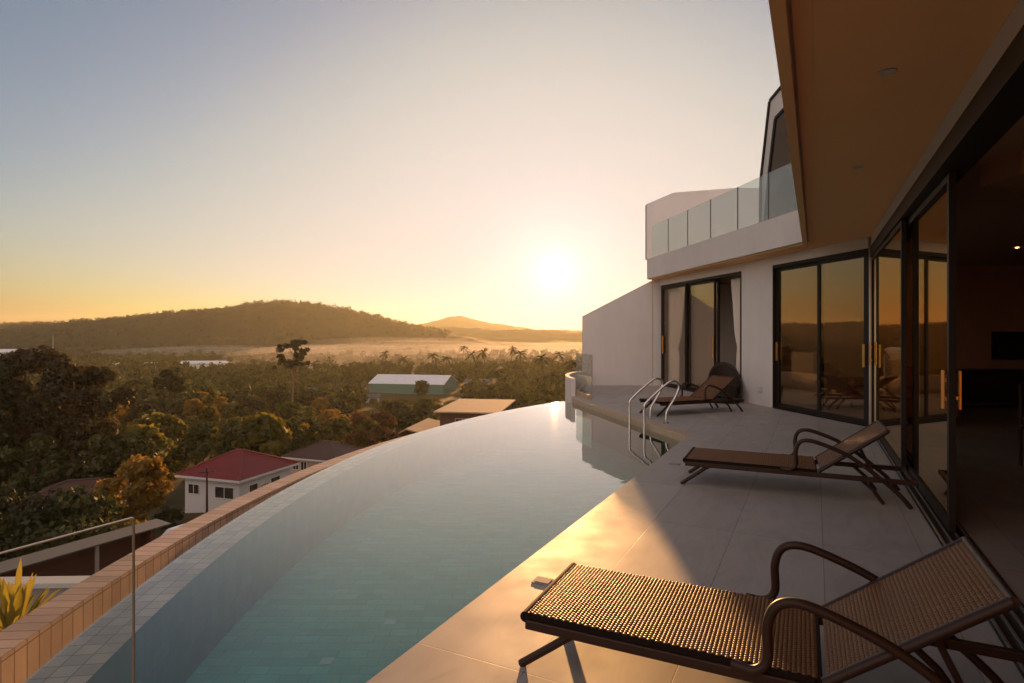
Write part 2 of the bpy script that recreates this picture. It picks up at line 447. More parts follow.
M['concrete'] = surf("concrete", (0.30, 0.28, 0.27), 0.9, 0.2, var=0.2, scale=1.0, bump=0.15, bscale=30)
M['asphalt'] = surf("asphalt", (0.065, 0.062, 0.06), 0.9, 0.2, var=0.2, scale=2.0)
M['ground'] = ground_mat("scrub_ground", [(0.028, 0.030, 0.012), (0.06, 0.052, 0.022), (0.105, 0.075, 0.038)], 0.06)
M['hill'] = ground_mat("hill_forest", [(0.008, 0.011, 0.004), (0.019, 0.022, 0.008), (0.034, 0.031, 0.013)], 0.05)
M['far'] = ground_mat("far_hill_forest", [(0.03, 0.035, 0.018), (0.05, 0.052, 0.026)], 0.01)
M['leaf_dark'] = leaf_mat("leaf_dark", (0.0136, 0.0186, 0.0043), (0.0434, 0.0446, 0.0112), 0.4)
M['leaf_green'] = leaf_mat("leaf_green", (0.0297, 0.0409, 0.0073), (0.0891, 0.0891, 0.0172), 0.5)
M['leaf_olive'] = leaf_mat("leaf_olive", (0.080, 0.074, 0.011), (0.22, 0.175, 0.024), 0.58)
M['leaf_gold'] = leaf_mat("leaf_gold", (0.1425, 0.0855, 0.0114), (0.3610, 0.1995, 0.0285), 0.55)
M['leaf_rust'] = leaf_mat("leaf_rust", (0.0735, 0.0350, 0.0112), (0.1470, 0.0665, 0.0210), 0.5)
M['leaf_brown'] = leaf_mat("leaf_brown", (0.0248, 0.0186, 0.0056), (0.0589, 0.0384, 0.0112), 0.4)
M['leaf_yellow'] = leaf_mat("leaf_yellow", (0.34, 0.29, 0.03), (0.62, 0.47, 0.07), 0.5)
M['car'] = surf("white_car_paint", (0.62, 0.62, 0.62), 0.25, 0.5, var=0.03, coat=0.5)
M['tyre'] = surf("tyre_rubber", (0.02, 0.02, 0.02), 0.8, 0.2)

# ------------------------------------------------------------------ camera
cam = bpy.data.cameras.new("camera")
co = bpy.data.objects.new("camera", cam); COL.objects.link(co)
co.location = (0, 0, 1.5); co.rotation_euler = (R(90), 0, 0)
cam.sensor_width = 36.0; cam.lens = 36.0*600/1024; cam.shift_y = -8.5/1024
cam.clip_start = 0.05; cam.clip_end = 30000
sc.camera = co

# ------------------------------------------------------------------ light, sky, air
SUN_AZ = math.atan2(0.0712, 1.0); SUN_EL = R(5.8)
w = bpy.data.worlds.new("World"); sc.world = w; w.use_nodes = True
nt = w.node_tree; nt.nodes.clear()
wo = N(nt, "ShaderNodeOutputWorld"); bg = N(nt, "ShaderNodeBackground", i_Strength=0.05)
sky = N(nt, "ShaderNodeTexSky", sky_type='NISHITA', sun_disc=False)
sky.sun_elevation = SUN_EL; sky.sun_rotation = SUN_AZ
sky.altitude = 60; sky.air_density = 1.0; sky.dust_density = 2.2; sky.ozone_density = 1.6
# soft shoulder on the sky's brightest part, an added warm fill glow opposite the sun to brighten shaded walls, and the sun's own aureole
sep = N(nt, "ShaderNodeSeparateColor"); cmb = N(nt, "ShaderNodeCombineColor")
nt.links.new(sky.outputs[0], sep.inputs[0])
def mth(op, a, b=None, c=None, clamp=False):
    n = N(nt, "ShaderNodeMath", operation=op, use_clamp=clamp)
    for i, v in enumerate((a, b, c)):
        if v is None: continue
        if isinstance(v, (int, float)): n.inputs[i].default_value = v
        else: nt.links.new(v, n.inputs[i])
    return n.outputs[0]
tcw = N(nt, "ShaderNodeTexCoord")
sunv = (math.sin(SUN_AZ)*math.cos(SUN_EL), math.cos(SUN_AZ)*math.cos(SUN_EL), math.sin(SUN_EL))
dt = N(nt, "ShaderNodeVectorMath", operation='DOT_PRODUCT'); dt.inputs[1].default_value = sunv
nt.links.new(tcw.outputs["Generated"], dt.inputs[0])
core = mth('MULTIPLY', mth('POWER', mth('MAXIMUM', dt.outputs["Value"], 0.0), 1800.0), 0.4)
wide = mth('MULTIPLY', mth('POWER', mth('MAXIMUM', dt.outputs["Value"], 0.0), 200.0), 0.24)
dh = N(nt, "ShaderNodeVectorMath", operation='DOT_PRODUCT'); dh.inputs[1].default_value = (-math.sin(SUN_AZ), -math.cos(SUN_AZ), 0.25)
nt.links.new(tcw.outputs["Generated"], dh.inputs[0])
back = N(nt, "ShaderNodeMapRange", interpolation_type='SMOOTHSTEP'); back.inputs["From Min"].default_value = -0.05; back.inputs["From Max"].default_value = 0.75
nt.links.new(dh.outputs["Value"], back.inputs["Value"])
BACK_FILL = (1.15, 0.80, 0.60)
for i, (k, ac, wc, thr, gain) in enumerate(((1.7, 1.0, 1.0, 0.50, 1.17), (2.55, 0.97, 0.94, 0.55, 1.15), (2.2, 0.93, 0.82, 0.5, 1.23))):
    v = mth('MULTIPLY', sep.outputs[i], 0.15*gain)
    t = mth('MAXIMUM', mth('SUBTRACT', v, thr), 0.0)
    y = mth('ADD', mth('MINIMUM', v, thr), mth('DIVIDE', t, mth('MULTIPLY_ADD', t, k, 1.0)))
    y = mth('ADD', y, mth('MULTIPLY', core, ac))
    y = mth('ADD', y, mth('MULTIPLY', wide, wc))
    y = mth('MULTIPLY_ADD', back.outputs[0], BACK_FILL[i], y)
    y = mth('MULTIPLY', y, 1/0.15)
    nt.links.new(y, cmb.inputs[i])
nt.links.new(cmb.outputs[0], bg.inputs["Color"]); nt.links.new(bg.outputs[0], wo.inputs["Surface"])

sl = bpy.data.lights.new("sun", 'SUN'); so = bpy.data.objects.new("sun", sl); COL.objects.link(so)
sl.energy = 4.0; sl.angle = R(0.6); sl.color = (1.0, 0.49, 0.17)
sd = Vector((math.sin(SUN_AZ)*math.cos(SUN_EL), math.cos(SUN_AZ)*math.cos(SUN_EL), math.sin(SUN_EL)))
so.rotation_euler = (-sd).to_track_quat('-Z', 'Y').to_euler()
so.location = (0, 0, 60)

HAZE_DENSITY = 0.000085
def volume_mat(name, dens, col, aniso):
    m, nt, out = newmat(name)
    v = N(nt, "ShaderNodeVolumePrincipled", i_Density=dens, i_Anisotropy=aniso)
    v.inputs["Color"].default_value = c4(col)
    nt.links.new(v.outputs[0], out.inputs["Volume"])
    return m
mb = MB().box(-5600, 5600, -300, 4700, -31, 130)
tag(mb.build("haze", volume_mat("haze_air", HAZE_DENSITY, (0.96, 0.96, 0.78), 0.5)), kind="stuff")

# ------------------------------------------------------------------ pool
PC = Vector((11.42, 4.79)); PR = 13.81; WL = -0.10
def arc_pt(rad, a): return (PC.x+rad*math.cos(a), PC.y+rad*math.sin(a))
CORNER = (2.534, 8.687); FARC = (1.395, 13.72)
A_far = math.atan2(FARC[1]+0.18-PC.y, FARC[0]-0.02-PC.x)      # far end of the arc
EDGE_S = 0.517                                                 # near pool edge: x = CORNER.x + EDGE_S*(y-CORNER.y)
def edge_pt(y): return (CORNER[0]+EDGE_S*(y-CORNER[1]), y)
A_near = math.atan2(0.50-PC.y, -1.706-PC.x) % (2*math.pi)
A_far = A_far % (2*math.pi)
NA = 160
angs = [A_far+(A_near+0.10-A_far)*i/NA for i in range(NA+1)]   # runs far -> near
A_end = A_near

def ring(mb, r0, r1, z0, z1, aa):
    """strip between (r0,z0) and (r1,z1) along the arc, UV = arc length, width"""
    vs = []; fs = []; uv = []
    wd = math.hypot(r1-r0, z1-z0)
    for a in aa:
        p = arc_pt(r0, a); q = arc_pt(r1, a)
        vs += [(p[0], p[1], z0), (q[0], q[1], z1)]
    for i in range(len(aa)-1):
        u0 = aa[i]*PR; u1 = aa[i+1]*PR
        fs.append((2*i, 2*i+1, 2*i+3, 2*i+2)); uv.append([(u0, 0), (u0, wd), (u1, wd), (u1, 0)])
    mb.add(vs, fs, uv)

pool = empty("swimming_pool", (0, 0, 0), 0, "curved infinity pool with teal tiled basin and pale tiled overflow edge beside the stone terrace", "swimming pool")
mb = MB(); ring(mb, 13.53, PR, WL-0.007, WL-0.007, angs); ring(mb, PR, PR, WL-0.007, -0.62, angs)
mb.build("overflow_ledge", M['ledge'], pool)
mb = MB(); ring(mb, PR, 14.40, -0.62, -0.62, angs); mb.build("overflow_channel", M['concrete'], pool)
mb = MB(); ring(mb, 14.40, 14.40, -0.62, -0.35, angs); ring(mb, 14.40, 14.63, -0.35, -0.35, angs); ring(mb, 14.63, 14.63, -0.35, -9.0, angs)
mb.build("curb", M['curb'], pool)
FLOOR = -0.72
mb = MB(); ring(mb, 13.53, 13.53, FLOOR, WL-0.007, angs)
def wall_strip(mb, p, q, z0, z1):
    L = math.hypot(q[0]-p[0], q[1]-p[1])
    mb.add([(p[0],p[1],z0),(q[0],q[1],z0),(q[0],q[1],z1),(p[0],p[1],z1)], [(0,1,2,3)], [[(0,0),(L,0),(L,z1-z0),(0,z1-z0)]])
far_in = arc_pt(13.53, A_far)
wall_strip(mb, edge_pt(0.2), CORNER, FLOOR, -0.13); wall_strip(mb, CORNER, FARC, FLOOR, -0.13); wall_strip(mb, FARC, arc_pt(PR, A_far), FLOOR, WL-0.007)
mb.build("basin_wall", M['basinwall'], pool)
def lens(rad, z):
    """sheet between the arc and the terrace side of the pool"""
    side = [FARC, CORNER, edge_pt(0.45)]
    ln = [0.0]
    for p, q in zip(side[:-1], side[1:]): ln.append(ln[-1]+math.hypot(q[0]-p[0], q[1]-p[1]))
    k0 = ln[1]/ln[2]
    ts = sorted(set([i/NA for i in range(NA+1)]+[k0])); vs = []
    for t in ts:
        a = A_far+(A_end+0.004-A_far)*t; d = t*ln[2]
        i = 0 if d <= ln[1] else 1
        f = (d-ln[i])/(ln[i+1]-ln[i]); p = side[i]; q = side[i+1]
        A = arc_pt(rad, a); B = (p[0]+(q[0]-p[0])*f, p[1]+(q[1]-p[1])*f)
        vs += [(A[0], A[1], z), (B[0], B[1], z)]
    return vs, [(2*i, 2*i+2, 2*i+3, 2*i+1) for i in range(len(ts)-1)]
mb = MB(); mb.add(*lens(13.56, FLOOR)); mb.build("basin_floor", M['basin'], pool)
for (x, y) in ((-0.93, 4.60), (-1.25, 4.05)):
    MB().box(x-0.042, x+0.042, y-0.042, y+0.042, FLOOR+0.001, FLOOR+0.008).build("drain_grate", M['grate'], pool, bevel=0.003)
# coping along the far side, tan face above the water
mb = MB(); mb.seg(CORNER, FARC, -0.13, 0.004, -0.16, 0.006)
mb.build("coping", M['coping'], pool, bevel=0.006)
# water
mb = MB(); mb.add(*lens(PR+0.004, WL))
tag(mb.build("pool_water", M['water']), "still pale water filling the curved infinity pool", "water", kind="structure")

# ------------------------------------------------------------------ terrace floor
dk = [edge_pt(-4.0), CORNER, FARC, (1.46, 14.9), (2.03, 17.2), (14.0, 17.2), (14.0, -4.0)]
tag(MB().prism(dk, -0.12, 0.0).build("terrace_floor", M['deck']), "large grey stone tiles paving the pool terrace", "floor", kind="structure")
base = [(edge_pt(-4)[0]+0.1, -4.0), (CORNER[0]+0.1, CORNER[1]), (FARC[0]+0.12, FARC[1]), (1.6, 14.9), (2.15, 17.1), (13.9, 17.1), (13.9, -3.9)]
tag(MB().prism(base, -9.0, -0.13).build("terrace_base_wall", M['concrete']), "concrete base under the terrace", "wall", kind="structure")

# low curved wall and kerb at the terrace end
def wall_path(mb, pts, w, z0, z1):
    P = [Vector((p[0], p[1])) for p in pts]
    L = []; Rr = []
    for i in range(len(P)):
        t = (P[min(i+1, len(P)-1)]-P[max(i-1, 0)]).normalized(); n = Vector((-t.y, t.x))
        L.append(P[i]+n*w/2); Rr.append(P[i]-n*w/2)
    n = len(P); vs = []
    for i in range(n):
        vs += [(L[i].x, L[i].y, z0), (L[i].x, L[i].y, z1), (Rr[i].x, Rr[i].y, z1), (Rr[i].x, Rr[i].y, z0)]
    fs = []
    for i in range(n-1):
        a = 4*i; b = 4*i+4
        for k in range(4):
            fs.append((a+k, a+(k+1)%4, b+(k+1)%4, b+k))
    fs += [(3, 2, 1, 0), tuple(range(4*n-4, 4*n))]
    mb.add(vs, fs)
pth = smooth_path([(2.10, 17.1, 0), (1.72, 16.6, 0), (1.47, 15.8, 0), (1.40, 15.0, 0), (1.46, 14.3, 0)], 8)
mb = MB(); wall_path(mb, pth, 0.10, -0.8, 0.42)
tag(mb.build("curved_parapet", M['white'], smooth=True), "low white curved parapet with sunlit top at the far end of the pool", "parapet")
mb = MB(); wall_path(mb, [(1.76, 13.55, 0), (1.56, 14.45, 0), (2.02, 16.7, 0)], 0.10, 0.002, 0.10)
tag(mb.build("terrace_kerb", M['coping']), "low angled stone kerb in front of the curved white parapet", "kerb")
gr = empty("glass_guard", (1.86, 13.95, 0), 0, "small clear glass guard panel standing at the far pool corner by the white wall", "glass guard")
mb = MB(); mb.seg((0, 0), (-0.24, 1.15), 0.0, 1.0, -0.006, 0.006); mb.build("pane", M['railglass'], gr)
mb = MB(); mb.seg((0.0, -0.02), (0.0, 0.02), 0, 1.0, -0.012, 0.012); mb.build("edge_profile", M['alu'], gr)
gr = empty("glass_balustrade", (-1.024, 1.62, 0), 0, "clear frameless glass balustrade panel standing upright across the near left pool edge", "glass balustrade")
e2 = (-3.6*EDGE_S*0.98, -3.6)
mb = MB(); mb.seg((0, 0), e2, 0.0, 1.0, -0.006, 0.006); mb.build("pane", M['clearglass'], gr)
d = Vector(e2).normalized()
mb = MB(); mb.seg((0.004*-d.x, 0.004*-d.y), (0.0005*-d.x, 0.0005*-d.y), 0.0, 1.0, -0.0035, 0.0035); mb.build("polished_edge", M['glassedge'], gr)
mb = MB(); mb.seg((0, 0), e2, 1.0003, 1.003, -0.005, 0.005); mb.build("top_edge", M['glasstop'], gr)

# ------------------------------------------------------------------ villa
def W1(y): return (0.954+0.4975*y, y)
def W2(y): return (7.4755-0.189*y, y)
CO = W1(9.4996)
n1 = Vector((-0.8907, 0.4431)); n2 = Vector((-0.9826, -0.1857))     # outward normals
villa = empty("villa", (6.5, 9.5, 0), 0, "white modern villa with angled glass fronts, deep roof overhang and upper balcony on the right", "villa")
def vb(mb, name, mat, parent=None, **kw):
    o = mb.build(name, mat, None, **kw)
    p = parent or villa
    o.parent = p
    o.matrix_parent_inverse = Matrix.Translation(-Vector(p.location) if p.parent is None else -(Vector(p.location)+Vector(villa.location)))
    return o
villa_sub = {}
SL_E = 0.505
SC = (4.95, 10.2)
def slab_edge(y): return (SC[0]+SL_E*(y-SC[1]), y)
slab = [slab_edge(-4.0), SC, (3.87, 17.2), (3.95, 17.45), (14.1, 17.45), (14.1, -4.0)]
vb(MB().prism(slab, 3.055, 3.62), "roof_slab", M['white'])
def off_edge(d): # offset into the slab from its near edge
    n = Vector((1, -SL_E)).normalized()*d
    return n
o1, o2 = off_edge(0.0), off_edge(0.06)
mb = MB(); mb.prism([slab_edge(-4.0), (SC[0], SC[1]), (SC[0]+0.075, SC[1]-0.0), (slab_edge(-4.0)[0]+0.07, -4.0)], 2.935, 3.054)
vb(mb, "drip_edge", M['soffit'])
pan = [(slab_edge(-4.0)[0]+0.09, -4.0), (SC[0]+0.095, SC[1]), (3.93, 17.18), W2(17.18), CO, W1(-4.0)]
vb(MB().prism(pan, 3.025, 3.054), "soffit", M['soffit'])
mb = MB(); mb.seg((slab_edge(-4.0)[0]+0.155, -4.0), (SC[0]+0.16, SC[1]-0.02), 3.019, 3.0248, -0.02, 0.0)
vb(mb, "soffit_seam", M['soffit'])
# walls of the ground floor
T = 0.2
mb = MB()
mb.seg(W2(11.98), W2(13.08), 0, 2.85, -T, 0)                    # pier (inside lies to the right of +Y travel)
mb.seg(W2(9.55), W2(17.2), 2.85, 3.024, -T, 0)                  # lintel along the second front
mb.seg(W1(-4.0), W1(9.45), 2.85, 3.024, -T, 0)
vb(mb, "wall", M['white'])
mb = MB(); mb.prism([(4.05, 17.2), (14.0, 17.2), (14.0, 17.4), (4.05, 17.4)], 0, 3.05)
vb(mb, "end_wall", M['white'])
# upper parapet at the balcony end
P = [(3.87, 17.21, 3.622), (3.87, 17.21, 5.20), (4.64, 17.21, 5.53), (6.4, 17.21, 5.66), (14.0, 17.21, 5.66), (14.0, 17.21, 3.622)]
mb = MB(); mb.extrude(P, (0, 0.22, 0)); vb(mb, "parapet", M['white'])
# upper room
def UP(y, z): return (6.944-0.157*y, y, z)
prof = [UP(12.12, 3.622), UP(12.10, 4.6), UP(11.80, 6.06), UP(11.44, 6.17), UP(8.6, 6.75), UP(8.6, 3.622)]
inward = Vector((0.988, 0.155, 0))
mb = MB(); mb.extrude(prof, inward*3.5); vb(mb, "upper_room_wall", M['white'])
mb = MB()
for a, b in ((UP(12.13, 3.63), UP(12.11, 4.6)), (UP(12.11, 4.6), UP(11.81, 6.06)), (UP(11.81, 6.06), UP(11.44, 6.18)), (UP(11.44, 6.18), UP(8.6, 6.76))):
    a = Vector(a); b = Vector(b); dd = (b-a).normalized(); nn = dd.cross(inward).normalized()*0.045
    mb.extrude([a-inward*0.03-nn*0.2, b-inward*0.03-nn*0.2, b-inward*0.03+nn, a-inward*0.03+nn], inward*0.6)
vb(mb, "roof_trim", M['frame'])
wp = [UP(11.97, 3.75), UP(11.83, 4.71), UP(11.63, 5.66), UP(11.35, 5.74), UP(9.0, 6.2), UP(9.0, 3.75)]
uw = vb(MB().extrude([Vector(p)-inward*0.012 for p in wp], inward*0.008), "upper_window", M['upglass'])
mb = MB()
for i in range(4):
    a = Vector(wp[i]); b = Vector(wp[i+1]); dd = (b-a).normalized(); nn = dd.cross(inward).normalized()*0.03
    mb.extrude([a-inward*0.03-nn, b-inward*0.03-nn, b-inward*0.03+nn, a-inward*0.03+nn], inward*0.016)
o = mb.build("window_frame", M['frame']); o.parent = uw
o.matrix_parent_inverse = Matrix.Identity(4)
# interior shell
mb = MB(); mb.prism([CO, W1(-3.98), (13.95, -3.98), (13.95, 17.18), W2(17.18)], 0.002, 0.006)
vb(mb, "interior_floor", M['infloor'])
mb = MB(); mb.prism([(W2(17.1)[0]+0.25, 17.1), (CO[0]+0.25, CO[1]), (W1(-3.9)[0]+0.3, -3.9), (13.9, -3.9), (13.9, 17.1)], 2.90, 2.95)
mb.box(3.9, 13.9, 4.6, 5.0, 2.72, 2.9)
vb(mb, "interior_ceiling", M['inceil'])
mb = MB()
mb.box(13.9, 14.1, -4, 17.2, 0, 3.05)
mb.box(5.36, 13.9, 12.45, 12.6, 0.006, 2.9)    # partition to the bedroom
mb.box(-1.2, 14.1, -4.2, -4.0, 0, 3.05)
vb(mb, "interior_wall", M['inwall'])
# one small lamp is on inside
mb = MB(); n = 16
mb.add([(8.25+0.022*math.cos(2*math.pi*k/n), 9.8+0.022*math.sin(2*math.pi*k/n), 2.893) for k in range(n)], [tuple(reversed(range(n)))])
lm, nt_, out_ = newmat("lamp_glow"); em = N(nt_, "ShaderNodeEmission", i_Strength=14.0); em.inputs["Color"].default_value = (1.0, 0.62, 0.28, 1)
nt_.links.new(em.outputs[0], out_.inputs["Surface"])
vb(mb, "ceiling_lamp", lm)
# downlights in the soffit
for (x, y) in ((2.19, 3.5), (3.17, 5.5)):
    mb = MB(); n = 20
    ro, ri = 0.05, 0.036
    vs = []; fs = []
    for k in range(n):
        a = 2*math.pi*k/n
        vs += [(x+ro*math.cos(a), y+ro*math.sin(a), 3.020), (x+ri*math.cos(a), y+ri*math.sin(a), 3.016), (x+ri*math.cos(a), y+ri*math.sin(a), 3.0245), (x+ro*math.cos(a), y+ro*math.sin(a), 3.0245)]
    for k in range(n):
        a = 4*k; b = 4*((k+1) % n)
        for q in range(3): fs.append((a+q, b+q, b+q+1, a+q+1))
    mb.add(vs, fs); mb.add([(x+ri*math.cos(2*math.pi*k/n), y+ri*math.sin(2*math.pi*k/n), 3.0235) for k in range(n)], [tuple(range(n))])
    vb(mb, "downlight", M['plastic'], smooth=False)

# sliding doors: each leaf is a part with pane and handle beneath it
def leaf(p0, p1, z0, z1, off, handle_at=None, fw=0.065, name="sliding_door", glass=None, hz=(0.92, 1.42)):
    """door leaf between plan points; off = offset of the leaf to the left (outside is left when walking p0->p1 along +Y)"""
    p0 = Vector(p0); p1 = Vector(p1); d = (p1-p0).normalized(); L = (p1-p0).length
    mb = MB(); w = 0.045
    a = lambda s: tuple(p0+d*s)
    mb.seg(a(0), a(fw), z0, z1, off-w, off); mb.seg(a(L-fw), a(L), z0, z1, off-w, off)
    mb.seg(a(fw), a(L-fw), z0, z0+0.08, off-w, off-0.001); mb.seg(a(fw), a(L-fw), z1-0.06, z1, off-w, off-0.001)
    f = vb(mb, name, M['frame'], bevel=0.003)
    g = MB(); g.seg(a(fw-0.005), a(L-fw+0.005), z0+0.075, z1-0.055, off-w*0.62, off-w*0.38)
    o = g.build("pane", glass or M['glass']); o.parent = f
    for s in (handle_at or []):
        h = MB(); s0 = s*L if s <= 1 else s
        h.seg(a(s0-0.026), a(s0+0.026), hz[0], hz[1], off+0.014, off+0.030)
        h.seg(a(s0-0.010), a(s0+0.010), hz[0]+0.06, hz[0]+0.09, off-0.002, off+0.015)
        h.seg(a(s0-0.010), a(s0+0.010), hz[1]-0.09, hz[1]-0.06, off-0.002, off+0.015)
        o = h.build("handle", M['brass'], bevel=0.003); o.parent = f
    return f
# front one (beside the camera)
HZ = 2.69
leaf(W1(6.30), W1(9.40), 0.03, HZ, 0.0, [0.975], hz=(1.00, 1.36))
dl = leaf(W1(4.46), W1(6.78), 0.03, HZ, -0.06, [0.033], hz=(0.93, 1.22))
mb = MB(); p_ = Vector(W1(4.50)); q_ = Vector(W1(4.545)); mb.seg(tuple(p_), tuple(q_), 0.93, 1.22, -0.148, -0.132); mb.seg(tuple(p_.lerp(q_, .3)), tuple(p_.lerp(q_, .7)), 1.0, 1.03, -0.133, -0.104)
o = mb.build("handle", M['brass'], bevel=0.003); o.parent = dl
leaf(W1(4.80), W1(7.02), 0.03, HZ, -0.125, None)
leaf(W1(-4.0), W1(-0.9), 0.03, HZ, -0.06, [0.97])
mb = MB(); mb.seg(W1(-4.0), W1(9.42), HZ+0.002, 2.849, -0.19, 0.02)
vb(mb, "door_head", M['frame'])
mb = MB(); mb.seg(W1(-4.0), W1(9.42), 0.007, 0.012, -0.19, 0.03)
tr = vb(mb, "floor_track", M['frame'])
mb = MB()
for o_ in (0.012, -0.045, -0.105, -0.165):
    mb.seg(W1(-4.0), W1(9.42), 0.013, 0.024, o_-0.006, o_+0.006)
o = mb.build("track_rail", M['alu']); o.parent = tr
mb = MB(); mb.seg(W1(9.42), W1(9.47), 0.0, 2.849, -0.10, 0.03); vb(mb, "corner_post", M['alu'])
# second front: two leaves
leaf(W2(9.58), W2(10.72), 0.03, 2.78, 0.0, [0.035], hz=(0.95, 1.32))
leaf(W2(10.66), W2(11.95), 0.03, 2.78, -0.055, [0.975], hz=(0.95, 1.32))
mb = MB(); mb.seg(W2(9.52), W2(11.98), 2.782, 2.849, -0.15, 0.012); mb.seg(W2(9.52), W2(11.98), 0.006, 0.028, -0.15, 0.012)
mb.seg(W2(11.951), W2(11.979), 0.028, 2.782, -0.15, 0.012); mb.seg(W2(9.52), W2(9.575), 0.028, 2.782, -0.15, 0.012)
vb(mb, "door_frame", M['frame'])
# bedroom window: three bays, the nearest one slid open
leaf(W2(15.63), W2(17.0), 0.03, 2.78, 0.0, [0.96], fw=0.055, glass=M['winpane'])
leaf(W2(14.28), W2(15.70), 0.03, 2.78, -0.055, [0.03], fw=0.055, glass=M['winpane'])
leaf(W2(14.22), W2(15.62), 0.03, 2.78, -0.11, None, fw=0.055, glass=M['winpane'])
mb = MB(); mb.seg(W2(13.08), W2(17.06), 2.782, 2.849, -0.18, 0.012); mb.seg(W2(13.08), W2(17.06), 0.006, 0.028, -0.18, 0.012)
mb.seg(W2(13.081), W2(13.12), 0.028, 2.782, -0.18, 0.012); mb.seg(W2(17.02), W2(17.06), 0.028, 2.782, -0.18, 0.012)
vb(mb, "door_frame", M['frame'])

# privacy wall
P = [(2.035, 17.2, -0.5), (2.035, 17.2, 1.99), (3.87, 17.2, 2.93), (4.03, 17.2, 3.01), (4.03, 17.2, -0.5)]
mb = MB(); mb.extrude(P, (0, 0.2, 0))
tag(mb.build("privacy_wall", M['white'], bevel=0.01), "white rendered privacy wall with slanting top at the far end of the terrace", "wall")

# balcony railing
rail = empty("balcony_railing", (3.95, 17.0, 3.62), 0, "frameless glass railing in upright panels along the upper white balcony", "railing")
def BL(y): return (SC[0]+0.09-0.1554*(y-SC[1]), y)
ys = [17.05, 15.93, 14.78, 13.62, 12.46, 11.36, 10.25]
for a, b in zip(ys[:-1], ys[1:]):
    p = Vector(BL(a))-Vector((3.95, 17.0)); q = Vector(BL(b))-Vector((3.95, 17.0)); d = (q-p).normalized()
    mb = MB(); mb.seg(tuple(p+d*0.012), tuple(q-d*0.012), 0.0, 0.91, -0.006, 0.006)
    pn = mb.build("glass_panel", M['railglass'], rail)
    mb = MB(); mb.seg(tuple(q-d*0.010), tuple(q+d*0.010), 0.0, 0.912, -0.008, 0.008); mb.build("joint", M['frame'], pn)

# wall socket
s = MB()
def w2box(y0, y1, z0, z1, o0, o1): s.seg(W2(y0), W2(y1), z0, z1, o0, o1)
w2box(12.33, 12.45, 0.28, 0.40, 0.001, 0.03)
w2box(12.345, 12.435, 0.295, 0.385, 0.031, 0.045)
tag(s.build("wall_socket", M['plastic'], bevel=0.004), "small white outdoor socket on the white pier between the glass fronts", "socket")

# ------------------------------------------------------------------ curtains and furniture
def curtain(name, y0, y1, off, tie, label):
    """hanging cloth with folds; gathered at height tie when given"""
    NU, NV = 60, 40
    vs = []; fs = []
    dirv = Vector(W2(y1))-Vector(W2(y0)); L = dirv.length; dirv.normalize(); nr = Vector((-dirv.y, dirv.x))
    for j in range(NV+1):
        z = 0.03+2.72*j/NV
        g = 1.0
        if tie: g = 0.60+0.40*max(0, (z-tie)/(2.75-tie))**0.75-0.06*math.exp(-((z-tie)/0.15)**2)
        for i in range(NU+1):
            u = i/NU; uu = 0.5+(u-0.5)*g if not tie else u*g
            dpt = 0.040*math.sin(u*2*math.pi*9+0.6*math.sin(z*1.7))*(0.6+0.4*g)
            p = Vector(W2(y0))+dirv*(uu*L)+nr*(off+dpt)
            vs.append((p.x, p.y, z))
    for j in range(NV):
        for i in range(NU):
            a = j*(NU+1)+i
            fs.append((a, a+1, a+NU+2, a+NU+1))
    mb = MB(); mb.add(vs, fs)
    o = mb.build(name, M['curtain'], smooth=True)
    sm = o.modifiers.new("thickness", 'SOLIDIFY'); sm.thickness = 0.004
    tag(o, label, "curtain", "bedroom curtains")
curtain("curtain", 16.95, 15.95, 0.19, 1.10, "white tied back curtain behind the leftmost glass pane of the bedroom window")
curtain("curtain", 13.32, 13.86, -0.24, 1.20, "cream curtain gathered at the open side of the bedroom window beside the pier")

def rounded_box(x0, x1, y0, y1, z0, z1): return MB().box(x0, x1, y0, y1, z0, z1)
sofa = empty("sofa", (7.0, 10.9, 0.006), R(-10), "long rust brown sofa behind the glass of the angled glazed front", "sofa")
rounded_box(-0.45, 0.45, -1.2, 1.2, 0.12, 0.42).build("seat", M['sofa'], sofa, bevel=0.05)
rounded_box(0.25, 0.46, -1.2, 1.2, 0.421, 0.85).build("backrest", M['sofa'], sofa, bevel=0.05)
for s_ in (-1, 1):
    rounded_box(-0.45, 0.24, s_*1.1-0.1, s_*1.1+0.1, 0.421, 0.62).build("armrest", M['sofa'], sofa, bevel=0.04)
for a_ in (-0.38, 0.38):
    for b_ in (-1.1, 1.1):
        MB().tube([(a_, b_, 0), (a_, b_, 0.12)], 0.025).build("leg", M['wood'], sofa)
tv = empty("television", (10.75, 12.44, 0), 0, "black flat television on the dim brown wall inside the open room", "television")
MB().box(-0.78, 0.78, -0.06, -0.02, 0.98, 1.50).build("screen", M['black'], tv, bevel=0.005)
MB().box(-0.81, 0.81, -0.02, -0.001, 0.95, 1.53).build("bezel", M['frame'], tv)
cbt = empty("sideboard", (9.9, 12.1, 0.006), 0, "long dark wood sideboard under the television inside the open room", "sideboard")
MB().box(-2.0, 2.0, -0.25, 0.3, 0.1, 0.72).build("body", M['wood'], cbt, bevel=0.01)
MB().box(-2.03, 2.03, -0.28, 0.3, 0.722, 0.76).build("top", M['wood'], cbt, bevel=0.006)
for k in range(4): MB().box(-1.96+k*0.99, -1.02+k*0.99, -0.27, -0.251, 0.14, 0.68).build("door", M['wood'], cbt, bevel=0.004)
for a_ in (-1.85, 1.85):
    for b_ in (-0.2, 0.24): MB().box(a_-0.03, a_+0.03, b_-0.03, b_+0.03, 0, 0.1).build("leg", M['wood'], cbt)
ct = empty("dining_chair", (6.0, 6.7, 0.006), R(35), "dark dining chair standing on the tiles inside the open room", "chair")
MB().box(-0.22, 0.22, -0.22, 0.22, 0.43, 0.47).build("seat", M['wood'], ct, bevel=0.01)
